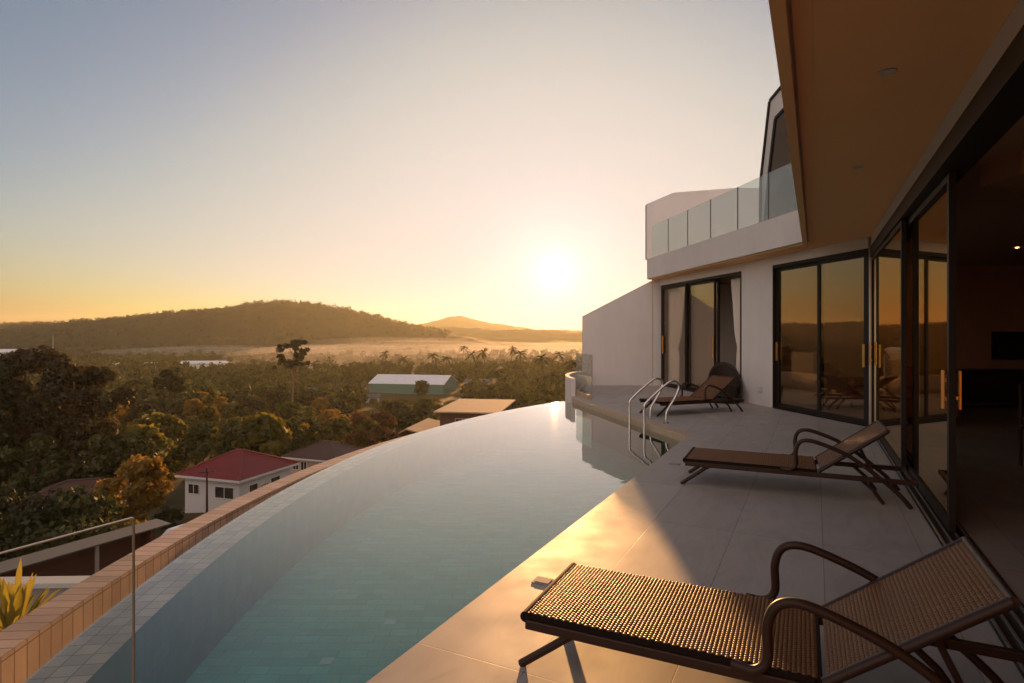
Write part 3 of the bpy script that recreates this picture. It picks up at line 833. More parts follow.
MB().box(-0.21, 0.21, 0.19, 0.22, 0.55, 0.92).build("backrest", M['wood'], ct, bevel=0.01)
for a_ in (-0.2, 0.2):
    MB().tube([(a_, -0.2, 0), (a_, -0.2, 0.43)], 0.016).build("leg", M['wood'], ct)
    MB().tube([(a_, 0.2, 0), (a_, 0.2, 0.55)], 0.016).build("leg", M['wood'], ct)
bed = empty("bed", (6.9, 15.0, 0.006), 0, "low dark bed inside the bedroom behind the curtains", "bed")
MB().box(-0.9, 1.1, -0.9, 0.9, 0.05, 0.3).build("base", M['wood'], bed, bevel=0.02)
MB().box(-0.88, 1.08, -0.88, 0.88, 0.302, 0.52).build("mattress", M['inceil'], bed, bevel=0.05)

# round wicker tub chair by the open bedroom door
tub = empty("wicker_tub_chair", (4.60, 12.95, 0), R(78), "dark round backed wicker chair beside the open bedroom door", "chair")
mb = MB(); vs = []; fs = []; NA_, NZ_ = 28, 10
for j in range(NZ_+1):
    for i in range(NA_+1):
        a = -R(125)+R(250)*i/NA_
        hmax = 0.34+0.52*max(0, math.cos(a))**0.9
        t = j/NZ_
        r = 0.30+0.06*math.sin(t*math.pi*0.5)
        vs.append((r*math.cos(a)*1.0, r*math.sin(a), 0.02+(hmax-0.02)*t))
for j in range(NZ_):
    for i in range(NA_):
        a = j*(NA_+1)+i; fs.append((a, a+1, a+NA_+2, a+NA_+1))
mb.add(vs, fs); o = mb.build("backrest", M['wickerdark'], tub, smooth=True)
sm = o.modifiers.new("thickness", 'SOLIDIFY'); sm.thickness = 0.03
mb = MB(); n = 24
vs = [(0.29*math.cos(2*math.pi*k/n), 0.29*math.sin(2*math.pi*k/n), z) for z in (0.03, 0.38) for k in range(n)]
mb.add(vs, [tuple(reversed(range(n))), tuple(range(n, 2*n))]+[(k, (k+1) % n, n+(k+1) % n, n+k) for k in range(n)])
mb.build("seat", M['wickerdark'], tub)
for k in range(4):
    a = R(45+90*k); MB().tube([(0.24*math.cos(a), 0.24*math.sin(a), 0), (0.24*math.cos(a), 0.24*math.sin(a), 0.029)], 0.02).build("leg", M['tube'], tub)

# ------------------------------------------------------------------ sun loungers
def weave_mesh(LU, LV, cu, cv):
    """woven strands: staggered rows of small arched bumps in the xy plane, top at z about 0"""
    nu = int(LU/cu); nv = int(LV/cv)
    cu = LU/nu; cv = LV/nv
    gu = [(-0.45, 0.25), (-0.32, 0.85), (0.0, 1.0), (0.32, 0.85), (0.45, 0.25)]
    gv = [(-0.38, 0.0), (-0.25, 0.74), (0.0, 1.0), (0.25, 0.74), (0.38, 0.0)]
    V = []; F = []
    for i in range(nu):
        sh = 0.5 if i % 2 else 0.0
        for j in range(nv+(0 if i % 2 == 0 else -1)):
            cx = (i+0.5)*cu+random.uniform(-0.0004, 0.0004); cy = (j+0.5+sh)*cv+random.uniform(-0.0005, 0.0005)
            h = 0.0034*random.uniform(0.85, 1.15); b = len(V)
            for (p, hp) in gu:
                for (q, hq) in gv:
                    V.append((cx+p*cu, cy+q*cv*(0.8+0.2*hp), -0.0040+h*hp*hq))
            for p in range(4):
                for q in range(4):
                    F.append((b+p*5+q, b+p*5+5+q, b+p*5+6+q, b+p*5+q+1))
        # the strand running across underneath
        b = len(V); x = (i+1)*cu
        V += [(x-0.1*cu, 0.004, -0.0045), (x+0.1*cu, 0.004, -0.0045), (x+0.1*cu, LV-0.004, -0.0045), (x-0.1*cu, LV-0.004, -0.0045)]
        F.append((b, b+1, b+2, b+3))
    return V, F

LS, LW, BK = 1.165, 0.63, 0.655   # seat length, width, back length
SH = 0.27
BA = math.atan2(0.389, 0.524)
def make_lounger():
    root = empty("sun_lounger", (0, 0, 0))
    V, F = weave_mesh(LS-0.02, LW, 0.0165, 0.0180)
    mb = MB(); mb.add([(x+0.004, y, z+SH) for x, y, z in V], F)
    seat = mb.build("seat", M['weave'], root, smooth=True)
    MB().box(0.008, LS-0.022, 0.004, LW-0.004, SH-0.030, SH-0.006).build("backing", M['weavebase'], seat)
    # rolled front and side edges of the woven panel
    mb = MB()
    mb.tube([(0.0, 0.0, SH-0.022), (0.0, LW, SH-0.022)], 0.024, 12)
    o = mb.build("front_roll", M['weavebase'], seat, smooth=True)
    V, F = weave_mesh(BK, LW-0.03, 0.0165, 0.0180)
    c, s_ = math.cos(BA), math.sin(BA)
    mb = MB(); mb.add([(LS+0.012+x*c-z*s_, y+0.015, SH+x*s_+z*c) for x, y, z in V], F)
    bk = mb.build("backrest", M['weave'], root, smooth=True)
    mb = MB()
    q = [(0.0, -0.028), (BK-0.004, -0.028), (BK-0.004, -0.006), (0.0, -0.006)]
    mb.extrude([(LS+0.012+a*c-b*s_, 0.020, SH+a*s_+b*c) for a, b in q], (0, LW-0.04, 0))
    mb.build("backing", M['weavebase'], bk)
    mb = MB()
    for y in (0.008, LW-0.008):
        mb.tube([(LS+0.006, y, SH-0.02), (LS+0.012+BK*c, y, SH+BK*s_-0.016)], 0.019, 10)
    mb.tube([(LS+0.014+BK*c, 0.0, SH+BK*s_-0.014), (LS+0.014+BK*c, LW, SH+BK*s_-0.014)], 0.018, 10)
    mb.build("back_frame", M['tube'], bk, smooth=True)
    # main frame: two long rails and cross bars
    mb = MB()
    for y in (0.012, LW-0.012):
        mb.box(0.0, 1.93, y-0.016, y+0.016, SH-0.075, SH-0.032)
    for x in (0.30, 1.15, 1.91):
        mb.box(x-0.018, x+0.018, 0.0285, LW-0.0285, SH-0.070, SH-0.036)
    mb.build("frame", M['tube'], root, bevel=0.006)
    # support struts of the backrest
    mb = MB()
    for y in (0.07, LW-0.07):
        mb.tube([(LS+0.34, y, SH+0.205), (LS+0.46, y, SH-0.052)], 0.012, 8)
    mb.tube([(LS+0.34, 0.07, SH+0.205), (LS+0.34, LW-0.07, SH+0.205)], 0.011, 8)
    mb.build("back_support", M['tube'], root, smooth=True)
    for y, s in ((-0.012, -1), (LW+0.012, 1)):
        pts = smooth_path([(0.86, y-s*0.01, SH-0.018), (0.94, y, SH-0.02), (0.985, y, SH+0.03), (0.985, y, SH+0.15), (1.01, y, SH+0.225), (1.07, y, SH+0.255),
                           (1.17, y, SH+0.240), (1.365, y, SH+0.165), (1.525, y, SH+0.065), (1.68, y, SH-0.06), (1.80, y, SH-0.17), (1.875, y, 0.006)], 6)
        MB().tube(pts, 0.0185, 12).build("armrest", M['tube'], root, smooth=True)
    for y in (0.055, LW-0.055):
        pts = smooth_path([(0.42, y, SH-0.062), (0.27, y, SH-0.066), (0.20, y, SH-0.085), (0.09, y, 0.105), (-0.045, y, 0.005)], 6)
        lg = MB().tube(pts, 0.0185, 12).build("leg", M['tube'], root, smooth=True)
        pts = [(1.50, y, SH-0.06), (1.60, y, 0.12), (1.68, y, 0.005)]
        MB().tube(pts, 0.016, 10).build("rear_leg", M['tube'], root, smooth=True)
    return root
lg = make_lounger(); kt = kid_table(lg)
spots = [((0.0573, 2.645), math.atan2(-0.436, 0.9), "nearest woven brown sun lounger, half in orange sunlight at the pool edge"),
         ((1.702, 5.904), math.atan2(-0.419, 0.908), "middle brown sun lounger standing in shade before the sliding glass doors"),
         ((2.66, 10.72), math.atan2(0.39, 0.92), "farthest brown sun lounger, set beside the pool ladder and bedroom window")]
for i, (p, a, lab) in enumerate(spots):
    o = lg if i == 0 else copy_tree(lg, kt)
    o.location = (p[0], p[1], 0); o.rotation_euler = (0, 0, a)
    tag(o, lab, "sun lounger", "brown woven sun loungers on the terrace")

# ------------------------------------------------------------------ pool ladder, deck covers
lad = empty("pool_ladder", (2.23, 9.86, 0), 0, "polished steel pool ladder with two looped handrails at the far coping", "pool ladder")
ed = Vector((FARC[0]-CORNER[0], FARC[1]-CORNER[1])).normalized()
nd = Vector((0.975, 0.2207))
for k in (0, 1):
    b = ed*(0.585*k)
    prof = [(-0.06, -0.66), (-0.06, -0.3), (-0.06, 0.0), (-0.06, 0.27), (-0.02, 0.36), (0.20, 0.55), (0.38, 0.68), (0.47, 0.70), (0.545, 0.66), (0.56, 0.58), (0.50, 0.44), (0.37, 0.24), (0.335, 0.16), (0.33, 0.0)]
    pts = smooth_path([(b.x+nd.x*s_, b.y+nd.y*s_, z) for s_, z in prof], 5)
    r_ = MB().tube(pts, 0.021, 12).build("handrail", M['steel'], lad, smooth=True)
    mb = MB(); p = b+nd*0.33
    mb.tube([(p.x, p.y, 0.0), (p.x, p.y, 0.02)], 0.045, 16); mb.build("flange", M['steel'], r_, smooth=True)
for z in (-0.22, -0.46):
    mb = MB(); a = nd*-0.06; b = ed*0.585+nd*-0.06
    mb.seg((a.x, a.y), (b.x, b.y), z-0.012, z+0.012, -0.035, 0.035); mb.build("step", M['steel'], lad, bevel=0.004)
for (x, y), lab in (((0.19, 3.62), "small grey drain cover set flush in the sunlit paving beside the nearest lounger"),
                    ((1.86, 6.87), "small pale drain cover set flush in the shaded paving near the pool corner")):
    a = Vector((x, y)); mb = MB()
    p = a-D1*0.05; q = a+D1*0.05
    mb.seg(tuple(p), tuple(q), 0.001, 0.006, -0.06, 0.06)
    p = a-D1*0.035; q = a+D1*0.035
    mb.seg(tuple(p), tuple(q), 0.0062, 0.009, -0.045, 0.045)
    tag(mb.build("drain_cover", M['cover'], bevel=0.002), lab, "drain cover", "drain covers in the terrace")

# ------------------------------------------------------------------ terrain
_pr = [(0, -4.2), (14.9, -4.2), (17, -5.2), (22, -8.2), (32, -10.2), (42, -12.2), (68, -16.0), (100, -19.5), (160, -23.8), (270, -26.2), (700, -27), (12000, -27)]
PRX = np.array([p[0] for p in _pr]); PRY = np.array([p[1] for p in _pr])
def vnoise(x, y, s, seed=0):
    """smooth value noise"""
    x = np.asarray(x)/s; y = np.asarray(y)/s
    xi = np.floor(x).astype(np.int64); yi = np.floor(y).astype(np.int64); xf = x-xi; yf = y-yi
    def h(a, b):
        n = (a*374761393+b*668265263+seed*1274126177) & 0x7fffffff
        n = ((n ^ (n >> 13))*1274126177) & 0x7fffffff
        return ((n ^ (n >> 16)) & 0xffff)/65535.0
    u = xf*xf*(3-2*xf); v = yf*yf*(3-2*yf)
    return (h(xi, yi)*(1-u)+h(xi+1, yi)*u)*(1-v)+(h(xi, yi+1)*(1-u)+h(xi+1, yi+1)*u)*v
def terr(x, y):
    r = np.hypot(np.asarray(x)-11.42, np.asarray(y)-4.79)
    z = np.interp(r, PRX, PRY)
    return z+(vnoise(x, y, 22, 3)-0.5)*np.clip((r-25)/60, 0, 1)*1.2
rr = np.concatenate([np.linspace(0, 60, 50), np.geomspace(63, 16000, 90)]); aa = np.linspace(0, 2*np.pi, 181)[:-1]
X = 11.42+np.outer(rr, np.cos(aa)); Y = 4.79+np.outer(rr, np.sin(aa)); Z = terr(X, Y)
V = np.stack([X, Y, Z], -1).reshape(-1, 3); na = len(aa)
I, J = np.meshgrid(np.arange(len(rr)-1), np.arange(na), indexing='ij')
Q = np.stack([I*na+J, (I+1)*na+J, (I+1)*na+(J+1) % na, I*na+(J+1) % na], -1).reshape(-1, 4)
tag(np_mesh("ground", V, Q, M['ground']), kind="structure")

def ridge(name, xs, zs, yc, sig, x0, x1, sx, y0, y1, sy, bump, mat, label):
    gx = np.arange(x0, x1+sx, sx); gy = np.arange(y0, y1+sy, sy)
    X, Y = np.meshgrid(gx, gy, indexing='ij')
    cr = np.interp(X, xs, zs)
    wob = (vnoise(X, Y, 260, 5)-0.5)*120
    sg = np.where(Y < yc, sig, sig*1.6)
    z = -27.5+(cr+27.5)*np.exp(-((Y-yc+wob*0.4*np.clip(abs(Y-yc)/200, 0, 1))/sg)**2)
    k = np.clip((z+27)/12, 0, 1)
    z = z+k*(vnoise(X, Y, 190, 7)-0.5)*bump*3.0+k*(vnoise(X, Y*0.4, 70, 8)-0.5)*bump*2.2+k*(vnoise(X, Y, bump*2.4, 9)-0.5)*bump+k*(vnoise(X, Y, bump*5.5, 10)-0.5)*bump
    V = np.stack([X, Y, z], -1).reshape(-1, 3); ny = len(gy)
    I, J = np.meshgrid(np.arange(len(gx)-1), np.arange(ny-1), indexing='ij')
    Q = np.stack([I*ny+J, (I+1)*ny+J, (I+1)*ny+J+1, I*ny+J+1], -1).reshape(-1, 4)
    return tag(np_mesh(name, V, Q, mat), label, "hill", kind="structure"), (gx, gy, z)
hx = [-4200, -3000, -2200, -1700, -1300, -1024, -904, -784, -684, -584, -484, -404, -324, -274, -224, -164, -110, -40, 300]
hz = [20, 62, 74, 40, 18, 13, 21, 33, 43, 55, 62.5, 57, 43, 33, 22, 6, -8, -20, -27]
_, HILL = ridge("hill", hx, hz, 1200, 240, -4200, 240, 6, 640, 1900, 14, 3.4, M['hill'], "broad dark wooded hill across the valley on the left")
ridge("low_ridge", [-700, -420, -250, -120, 0, 150, 400, 900, 1600], [-20, 6, 14, 15, 12, 13, 10, 14, 0], 2000, 260, -700, 1600, 10, 1350, 2600, 24, 5, M['far'], "low hazy ridge at the foot of the far mountain")
ridge("mountain", [-900, -640, -520, -430, -340, -288, -220, -130, -40, 60, 160, 500, 1500], [-20, 20, 42, 62, 82, 88, 78, 62, 48, 30, 16, 22, 0], 3300, 330, -900, 1500, 12, 2550, 4300, 28, 6, M['far'], "pale hazy mountain far beyond the valley")

# ------------------------------------------------------------------ trees
def leaf_cloud(centres, radii, per, size, flat=0.75, droop=0.0):
    """leaf-sized quads scattered through soft clumps; returns V, Q"""
    C = []; DN = []
    for (c, r, n) in zip(centres, radii, per):
        d = RNG.normal(size=(n, 3)); d /= np.linalg.norm(d, axis=1)[:, None]
        rad = r*(RNG.random(n)**0.33)[:, None]
        p = d*rad; p[:, 2] *= flat
        C.append(np.asarray(c)[None, :]+p); DN.append(d)
    P = np.concatenate(C); n = len(P)
    nrm = np.concatenate(DN)*0.9+RNG.normal(size=(n, 3))*0.62; nrm[:, 2] += 0.25
    nrm /= np.linalg.norm(nrm, axis=1)[:, None]
    a = RNG.normal(size=(n, 3)); a -= nrm*(a*nrm).sum(1)[:, None]; a /= np.linalg.norm(a, axis=1)[:, None]
    b = np.cross(nrm, a)
    s = size*(0.55+0.9*RNG.random(n))[:, None]
    a *= s*0.75; b *= s*0.42
    V = np.stack([P-a, P+b, P+a, P-b], 1).reshape(-1, 3)
    return V, np.arange(n*4).reshape(-1, 4)

def crown_clumps(kind, H, W_):
    """clump centres (xyz), radii for a tree of height H and crown width W_"""
    cs = []; rs = []
    if kind == 'broad':
        for _ in range(26):
            a = random.uniform(0, 6.283); t = random.random()**0.6; z = random.uniform(0.30, 0.93)
            env = math.sin(min(1, max(0, (z-0.18)/0.82))*math.pi)**0.6
            cs.append((math.cos(a)*t*W_*0.43*env, math.sin(a)*t*W_*0.43*env, z*H)); rs.append(W_*random.uniform(0.10, 0.19))
    elif kind == 'tall':
        for _ in range(44):
            a = random.uniform(0, 6.283); t = random.random()**0.5; z = random.uniform(0.36, 0.95)
            env = (0.65+0.35*math.sin((z-0.3)/0.7*math.pi))*(1 if z < 0.8 else 1-(z-0.8)*2.6)
            cs.append((math.cos(a)*t*W_*0.45*env, math.sin(a)*t*W_*0.45*env, z*H)); rs.append(W_*random.uniform(0.085, 0.16))
    elif kind == 'umbrella':
        for _ in range(46):
            a = random.uniform(0, 6.283); t = random.random()**0.5; z = random.uniform(0.64, 0.96)
            env = 1.0 if z < 0.86 else 0.7
            cs.append((math.cos(a)*t*W_*0.46*env, math.sin(a)*t*W_*0.46*env, z*H)); rs.append(W_*random.uniform(0.05, 0.09))
    elif kind == 'slim':
        for _ in range(16):
            a = random.uniform(0, 6.283); z = random.uniform(0.2, 0.97)
            env = (1-z)*1.0+0.22
            cs.append((math.cos(a)*W_*0.32*env*random.random(), math.sin(a)*W_*0.32*env*random.random(), z*H)); rs.append(W_*random.uniform(0.12, 0.22)*(0.6+0.6*(1-z)))
    else:  # bush
        for _ in range(18):
            a = random.uniform(0, 6.283); t = random.random()**0.5; z = random.uniform(0.15, 0.8)
            cs.append((math.cos(a)*t*W_*0.42, math.sin(a)*t*W_*0.42, z*H*(1-0.35*t))); rs.append(min(W_, H*1.4)*random.uniform(0.12, 0.22))
    return cs, rs

def limbs(mb, H, W_, cs, kind, r0):
    """tapered trunk with limbs reaching into the clumps"""
    top = {'broad': 0.62, 'tall': 0.86, 'umbrella': 0.84, 'slim': 0.9, 'bush': 0.4}[kind]*H
    lean = [random.uniform(-0.03, 0.03)*H for _ in range(2)]
    P = []
    for i in range(7):
        t = i/6
        P.append((lean[0]*t*t+random.uniform(-1, 1)*0.008*H*(t > 0), lean[1]*t*t+random.uniform(-1, 1)*0.008*H*(t > 0), -0.5+(top+0.5)*t))
    mb.tube(P, [r0*(1-0.75*i/6)+r0*(0.35 if i == 0 else 0) for i in range(7)], 8)
    pick = random.sample(range(len(cs)), min(len(cs), {'bush': 6, 'tall': 7}.get(kind, 11)))
    for k in pick:
        c = Vector(cs[k]); zb = max(0.12*H, min(top*0.96, c.z-0.16*H-0.15*math.hypot(c.x, c.y)))
        t = (zb+0.5)/(top+0.5); i = min(5, int(t*6)); f = t*6-i
        s = Vector(P[i]).lerp(Vector(P[i+1]), f)
        mid = s.lerp(c, 0.5)+Vector((0, 0, 0.03*H))
        mb.tube([s, mid, c], [r0*0.34, r0*0.22, r0*0.07], 5)

PROTO = {}
def proto_mesh(kind, H, W_, mat, n, leaf, bark, variant):
    key = (kind, mat, variant)
    if key in PROTO: return PROTO[key]
    cs, rs = crown_clumps(kind, H, W_)
    wsum = sum(r*r for r in rs)
    per = [max(10, int(n*r*r/wsum)) for r in rs]
    V, Q = leaf_cloud(cs, rs, per, leaf)
    mb = MB(); limbs(mb, H, W_, cs, kind, max(0.09, H*0.017))
    PROTO[key] = (V, Q, mb, M[mat], M[bark], H, W_)
    return PROTO[key]
TREE_OBJ = {}
def tree(name, kind, mat, x, y, H, W_, label, group=None, n=2600, leaf=0.42, bark='bark', variant=0, cat="tree", base=None):
    """first tree of each kind is built, later ones are copies scaled to size"""
    key = (name, kind, mat, variant)
    z = float(terr(x, y)) if base is None else base
    if key not in TREE_OBJ:
        V, Q, mb, lm, bm, H0, W0 = proto_mesh(kind, H, W_, mat, n, leaf, bark, variant)
        root = empty(name, (x, y, z), 0)
        np_mesh("crown", V, Q, lm, root)
        mb.build("trunk", bm, root, smooth=True)
        root.scale = (W_/W0, W_/W0, H/H0)
        TREE_OBJ[key] = (root, kid_table(root), H0, W0)
        o = root
    else:
        r0, kt_, H0, W0 = TREE_OBJ[key]
        o = copy_tree(r0, kt_)
        o.location = (x, y, z)
        o.rotation_euler = (0, 0, random.uniform(0, 6.28))
        o.scale = (W_/W0, W_/W0, H/H0)
    for k_ in ("label", "category", "group"):
        if k_ in o: del o[k_]
    return tag(o, label, cat, group)

def at(px, d):   # x of a picture column at a distance d ahead
    return (px-512)*d/600.0

# the ones the photo tells apart
tree("broadleaf_tree", 'tall', 'leaf_brown', at(30, 82), 82, 19.8, 13.5, "towering dark tree with the fuller crown at the left border of the view", n=11000, leaf=0.42, variant=1, bark='barkpale')
tree("broadleaf_tree", 'tall', 'leaf_brown', at(74, 78), 78, 18.4, 12, "towering dark tree with bare pale trunk beside the grove at left", n=9500, leaf=0.42, variant=2, bark='barkpale')
tree("broadleaf_tree", 'tall', 'leaf_dark', at(-10, 76), 76, 18.0, 11, "dark tall tree cut by the left border of the view", n=8000, leaf=0.42, variant=3)
tree("umbrella_tree", 'umbrella', 'leaf_dark', at(293, 175), 175, 24.5, 12.0, "slender solitary tree with umbrella crown and bare trunk rising above the valley", n=3400, leaf=0.5, variant=1, bark='barkpale')
tree("round_crowned_tree", 'umbrella', 'leaf_dark', at(169, 150), 150, 17.0, 7.4, "dark round headed tree on a thin trunk before the long white shed", n=1800, leaf=0.7, variant=2)
tree("slim_tree", 'slim', 'leaf_olive', at(211, 105), 105, 13.0, 6.0, "slim yellowish tree with narrow pointed top above the red roof", n=1800, leaf=0.5, variant=1)
tree("broadleaf_tree", 'broad', 'leaf_dark', at(122, 66), 66, 8.6, 9.5, "dark rounded tree in front of the pale roofed hut", n=4200, leaf=0.38, variant=4)
tree("golden_tree", 'broad', 'leaf_gold', at(136, 48), 48, 6.6, 5.4, "golden leaved tree glowing in sunlight left of the red roofed house", n=3600, leaf=0.30, variant=1)
tree("golden_bush", 'bush', 'leaf_olive', at(122, 41), 41, 3.2, 3.6, "rounded yellow green bush below the golden tree", n=1500, leaf=0.22, variant=1, cat="bush")
tree("dense_hedge_bush", 'bush', 'leaf_green', at(62, 40), 40, 6.0, 9.0, "big dense bush behind the blue grey carport roof", n=5000, leaf=0.30, variant=1, cat="bush")
tree("dense_hedge_bush", 'bush', 'leaf_dark', at(8, 42), 42, 6.8, 9.0, "big dark bush at the left border behind the carport", n=5000, leaf=0.30, variant=2, cat="bush")
tree("garden_bush", 'bush', 'leaf_green', at(263, 54), 54, 3.2, 2.6, "clipped green bush beside the corner of the red roofed house", n=1500, leaf=0.2, variant=1, cat="bush")
tree("garden_bush", 'bush', 'leaf_dark', at(168, 52), 52, 2.2, 2.4, "dark low bush between the golden tree and the white house", n=1600, leaf=0.24, variant=2, cat="bush")
tree("yard_tree", 'broad', 'leaf_dark', at(421, 245), 245, 8.5, 7.5, "small dark tree standing against the teal warehouse wall", n=900, leaf=0.7, variant=1)
tree("rust_tree", 'broad', 'leaf_rust', at(383, 98), 98, 8.0, 6.6, "rusty orange leaved tree close beyond the pool edge", n=2600, leaf=0.42, variant=1)
tree("rust_tree", 'broad', 'leaf_rust', at(357, 104), 104, 7.4, 7.0, "rusty brown tree beside the brown roofed house", n=2400, leaf=0.42, variant=2)

# scrub and garden trees filling the valley
spec = [('valley_tree', 'broad', 'leaf_green', "green broadleaf tree in the valley scrub below the terrace", "green trees in the valley scrub"),
        ('olive_tree', 'broad', 'leaf_olive', "olive green tree in the valley scrub below the terrace", "olive green trees in the valley scrub"),
        ('shade_tree', 'broad', 'leaf_dark', "dark green tree in the valley scrub below the terrace", "dark trees in the valley scrub"),
        ('dry_tree', 'broad', 'leaf_brown', "dry brownish tree in the valley scrub below the terrace", "dry brown trees in the valley scrub"),
        ('scrub_bush', 'bush', 'leaf_olive', "low yellow green bush in the valley scrub below the terrace", "yellow green bushes in the valley scrub"),
        ('sunlit_tree', 'broad', 'leaf_gold', "tree with painted sunlit gold leaves in the valley scrub beyond the roofed houses", "trees with painted sunlit gold leaves in the valley scrub")]  # sunlit crowns imitated by gold leaf colour
KEEP = [(at(206, 470), 470, 24), (at(152, 470), 470, 8), (at(117, 470), 470, 6), (-27.8, 61.3, 10), (-25.5, 83, 8), (at(470, 100), 104, 16), (at(130, 108), 110, 8), (at(415, 272), 285, 34), (at(85, 62), 62, 8), (at(205, 46), 45, 6), (-15.5, 23, 9), (at(150,36),38,4)]
def free(x, y, m=0):
    px = 512+600*x/y
    hw = 600*4.6/y
    if px+hw > 176 and px-hw < 365 and y < 84: return False
    if 360 < px < 470 and 175 < y < 285: return False
    if 280 < px < 365 and 62 < y < 84: return False
    if 400 < px < 525 and y < 106: return False
    return all(math.hypot(x-a, y-b) > r+m for a, b, r in KEEP)
cnt = 0; tries = 0
while cnt < 190 and tries < 4000:
    tries += 1
    d = 52*(200/52)**(random.random()**0.75); px = random.uniform(-60, 640)
    x = at(px, d)
    if math.hypot(x-11.4, d-4.8) < 38 or not free(x, d, 2): continue
    k = random.choices(range(6), [0.24, 0.26, 0.16, 0.08, 0.16, 0.10])[0]
    nm, kind, mat, lab, grp = spec[k]
    H = random.uniform(4.5, 8.6) if kind == 'broad' else random.uniform(2.2, 3.8)
    if px > 330: H *= 0.85
    Wd = H*random.uniform(0.85, 1.2) if kind == 'broad' else H*random.uniform(1.3, 1.9)
    tree(nm, kind, mat, x, d, H, Wd, lab, grp, n=2000, leaf=0.46, variant=random.randrange(3), cat="tree" if kind == 'broad' else "bush")
    cnt += 1

for _ in range(34):
    d = random.uniform(172, 240); px = random.uniform(362, 470); H = random.uniform(1.6, 3.0)
    tree('scrub_bush', 'bush', 'leaf_olive', at(px, d), d, H, H*random.uniform(1.6, 2.4), spec[4][3], spec[4][4], n=2000, leaf=0.46, variant=random.randrange(3), cat="bush")
# coconut palms along the tree line
def palm_meshes(H, variant):
    mb = MB(); lx = random.uniform(-0.08, 0.08)*H
    P = [(lx*(t/8)**2, 0.02*H*math.sin(t), -0.5+(H+0.5)*t/8) for t in range(9)]
    mb.tube(P, [0.22-0.10*t/8 for t in range(9)], 7)
    top = Vector(P[-1]); V = []; Q = []
    for k in range(17):
        a = 2*math.pi*k/17+random.uniform(-0.15, 0.15); L = random.uniform(2.6, 3.5); el = random.uniform(-0.25, 1.0)
        pts = []
        for i in range(8):
            t = i/7
            h = math.cos(el)*L*t; z = math.sin(el)*L*t-1.5*t*t*(1.2-0.4*el)
            pts.append(top+Vector((math.cos(a)*h, math.sin(a)*h, z)))
        side = Vector((-math.sin(a), math.cos(a), 0))
        for i in range(7):
            w0 = 0.55*math.sin(max(0.12, i/7)*math.pi*0.95)+0.1
            for s in (-1, 1):
                b = len(V)
                q = pts[i]; r = pts[i+1]; o = side*(s*w0)+Vector((0, 0, -0.35*w0))
                V += [tuple(q), tuple(r), tuple(r+o+(r-q)*0.5), tuple(q.lerp(r, 0.55)+o*0.9+(r-q)*0.4)]
                Q.append((b, b+1, b+2, b+3))
    return mb, V, Q
PP = []
for v in range(3):
    mb, V, Q = palm_meshes(12.0, v)
    root = empty("coconut_palm", (0, 0, 0)); np_mesh("crown", V, Q, M['leaf_dark'], root); mb.build("trunk", M['bark'], root, smooth=True)
    PP.append((root, kid_table(root)))
pl = [(447, 300, 12), (470, 330, 13), (485, 300, 14.5), (521, 290, 14), (541, 260, 13), (558, 320, 13), (432, 340, 12), (402, 330, 11), (499, 220, 10), (571, 230, 12), (550, 200, 9.5), (386, 390, 12), (463, 400, 14), (512, 390, 14), (600, 300, 13), (136, 190, 9)]
for i, (px, d, H) in enumerate(pl):
    root, kt_ = PP[i % 3]
    o = root if i < 3 else copy_tree(root, kt_)
    x = at(px, d); o.location = (x, d, float(terr(x, d))); o.scale = (1.25, 1.25, 1.25*H/12.0)
    o.rotation_euler = (0, 0, random.uniform(0, 6))
    tag(o, "dark coconut palm rising from the hazy tree line across the valley", "palm", "coconut palms in the valley tree line")

# far woodland that reads as one mass
CL = []; RD = []; PE = []
def add_far(x, y, H, Wd, k):
    z = float(terr(x, y))
    for _ in range(k):
        a = random.uniform(0, 6.283); t = random.random()**0.5
        zz = random.uniform(0.25, 0.85)*H
        CL.append((x+math.cos(a)*t*Wd*0.36, y+math.sin(a)*t*Wd*0.36, z+zz)); RD.append(Wd*random.uniform(0.16, 0.28)); PE.append(15)
for _ in range(3400):
    d = 185*(800/185)**random.random(); px = random.uniform(-260, 660); x = at(px, d)
    if not free(x, d, 6): continue
    H = random.uniform(4.5, 9.5)*(1.25 if d > 300 and random.random() < 0.25 else 1); add_far(x, d, H, H*random.uniform(0.7, 1.1), 7)
V, Q = leaf_cloud(CL, RD, PE, 1.25, 0.9)
tag(np_mesh("valley_woodland", V, Q, M['leaf_green']), kind="stuff")
# low cover between the nearer trees
CL = []; RD = []; PE = []
for _ in range(5200):
    d = 36*(200/36)**random.random(); px = random.uniform(-120, 680); x = at(px, d)
    if math.hypot(x-11.4, d-4.8) < 24 or not free(x, d, 0.5): continue
    z = float(terr(x, d)); H = random.uniform(0.3, 1.1)
    CL.append((x, d, z+H*0.4)); RD.append(H*0.9); PE.append(26)
V, Q = leaf_cloud(CL, RD, PE, 0.36, 0.6)
tag(np_mesh("undergrowth", V, Q, M['leaf_olive']), kind="stuff")
# trees standing up along the hill crest and on its slope
gx, gy, hzg = HILL
CL = []; RD = []; PE = []
for _ in range(9000):
    i = random.randrange(len(gx)); x = gx[i]
    if x > -120: continue
    if random.random() < 0.25: j = int(np.argmax(hzg[i]))+random.randint(-2, 1)
    else: j = random.randrange(0, 44)
    y = gy[j]; z = hzg[i, j]
    if z < -24: continue
    s = random.uniform(1.8, 3.6)*(1.4 if random.random() < 0.06 else 1)
    for q in range(2):
        CL.append((x+random.uniform(-3, 3), y, z+s*(0.5+0.7*q))); RD.append(s*1.2); PE.append(8)
V, Q = leaf_cloud(CL, RD, PE, 1.9, 0.9)
tag(np_mesh("hill_woodland", V, Q, M['leaf_dark']), kind="stuff")

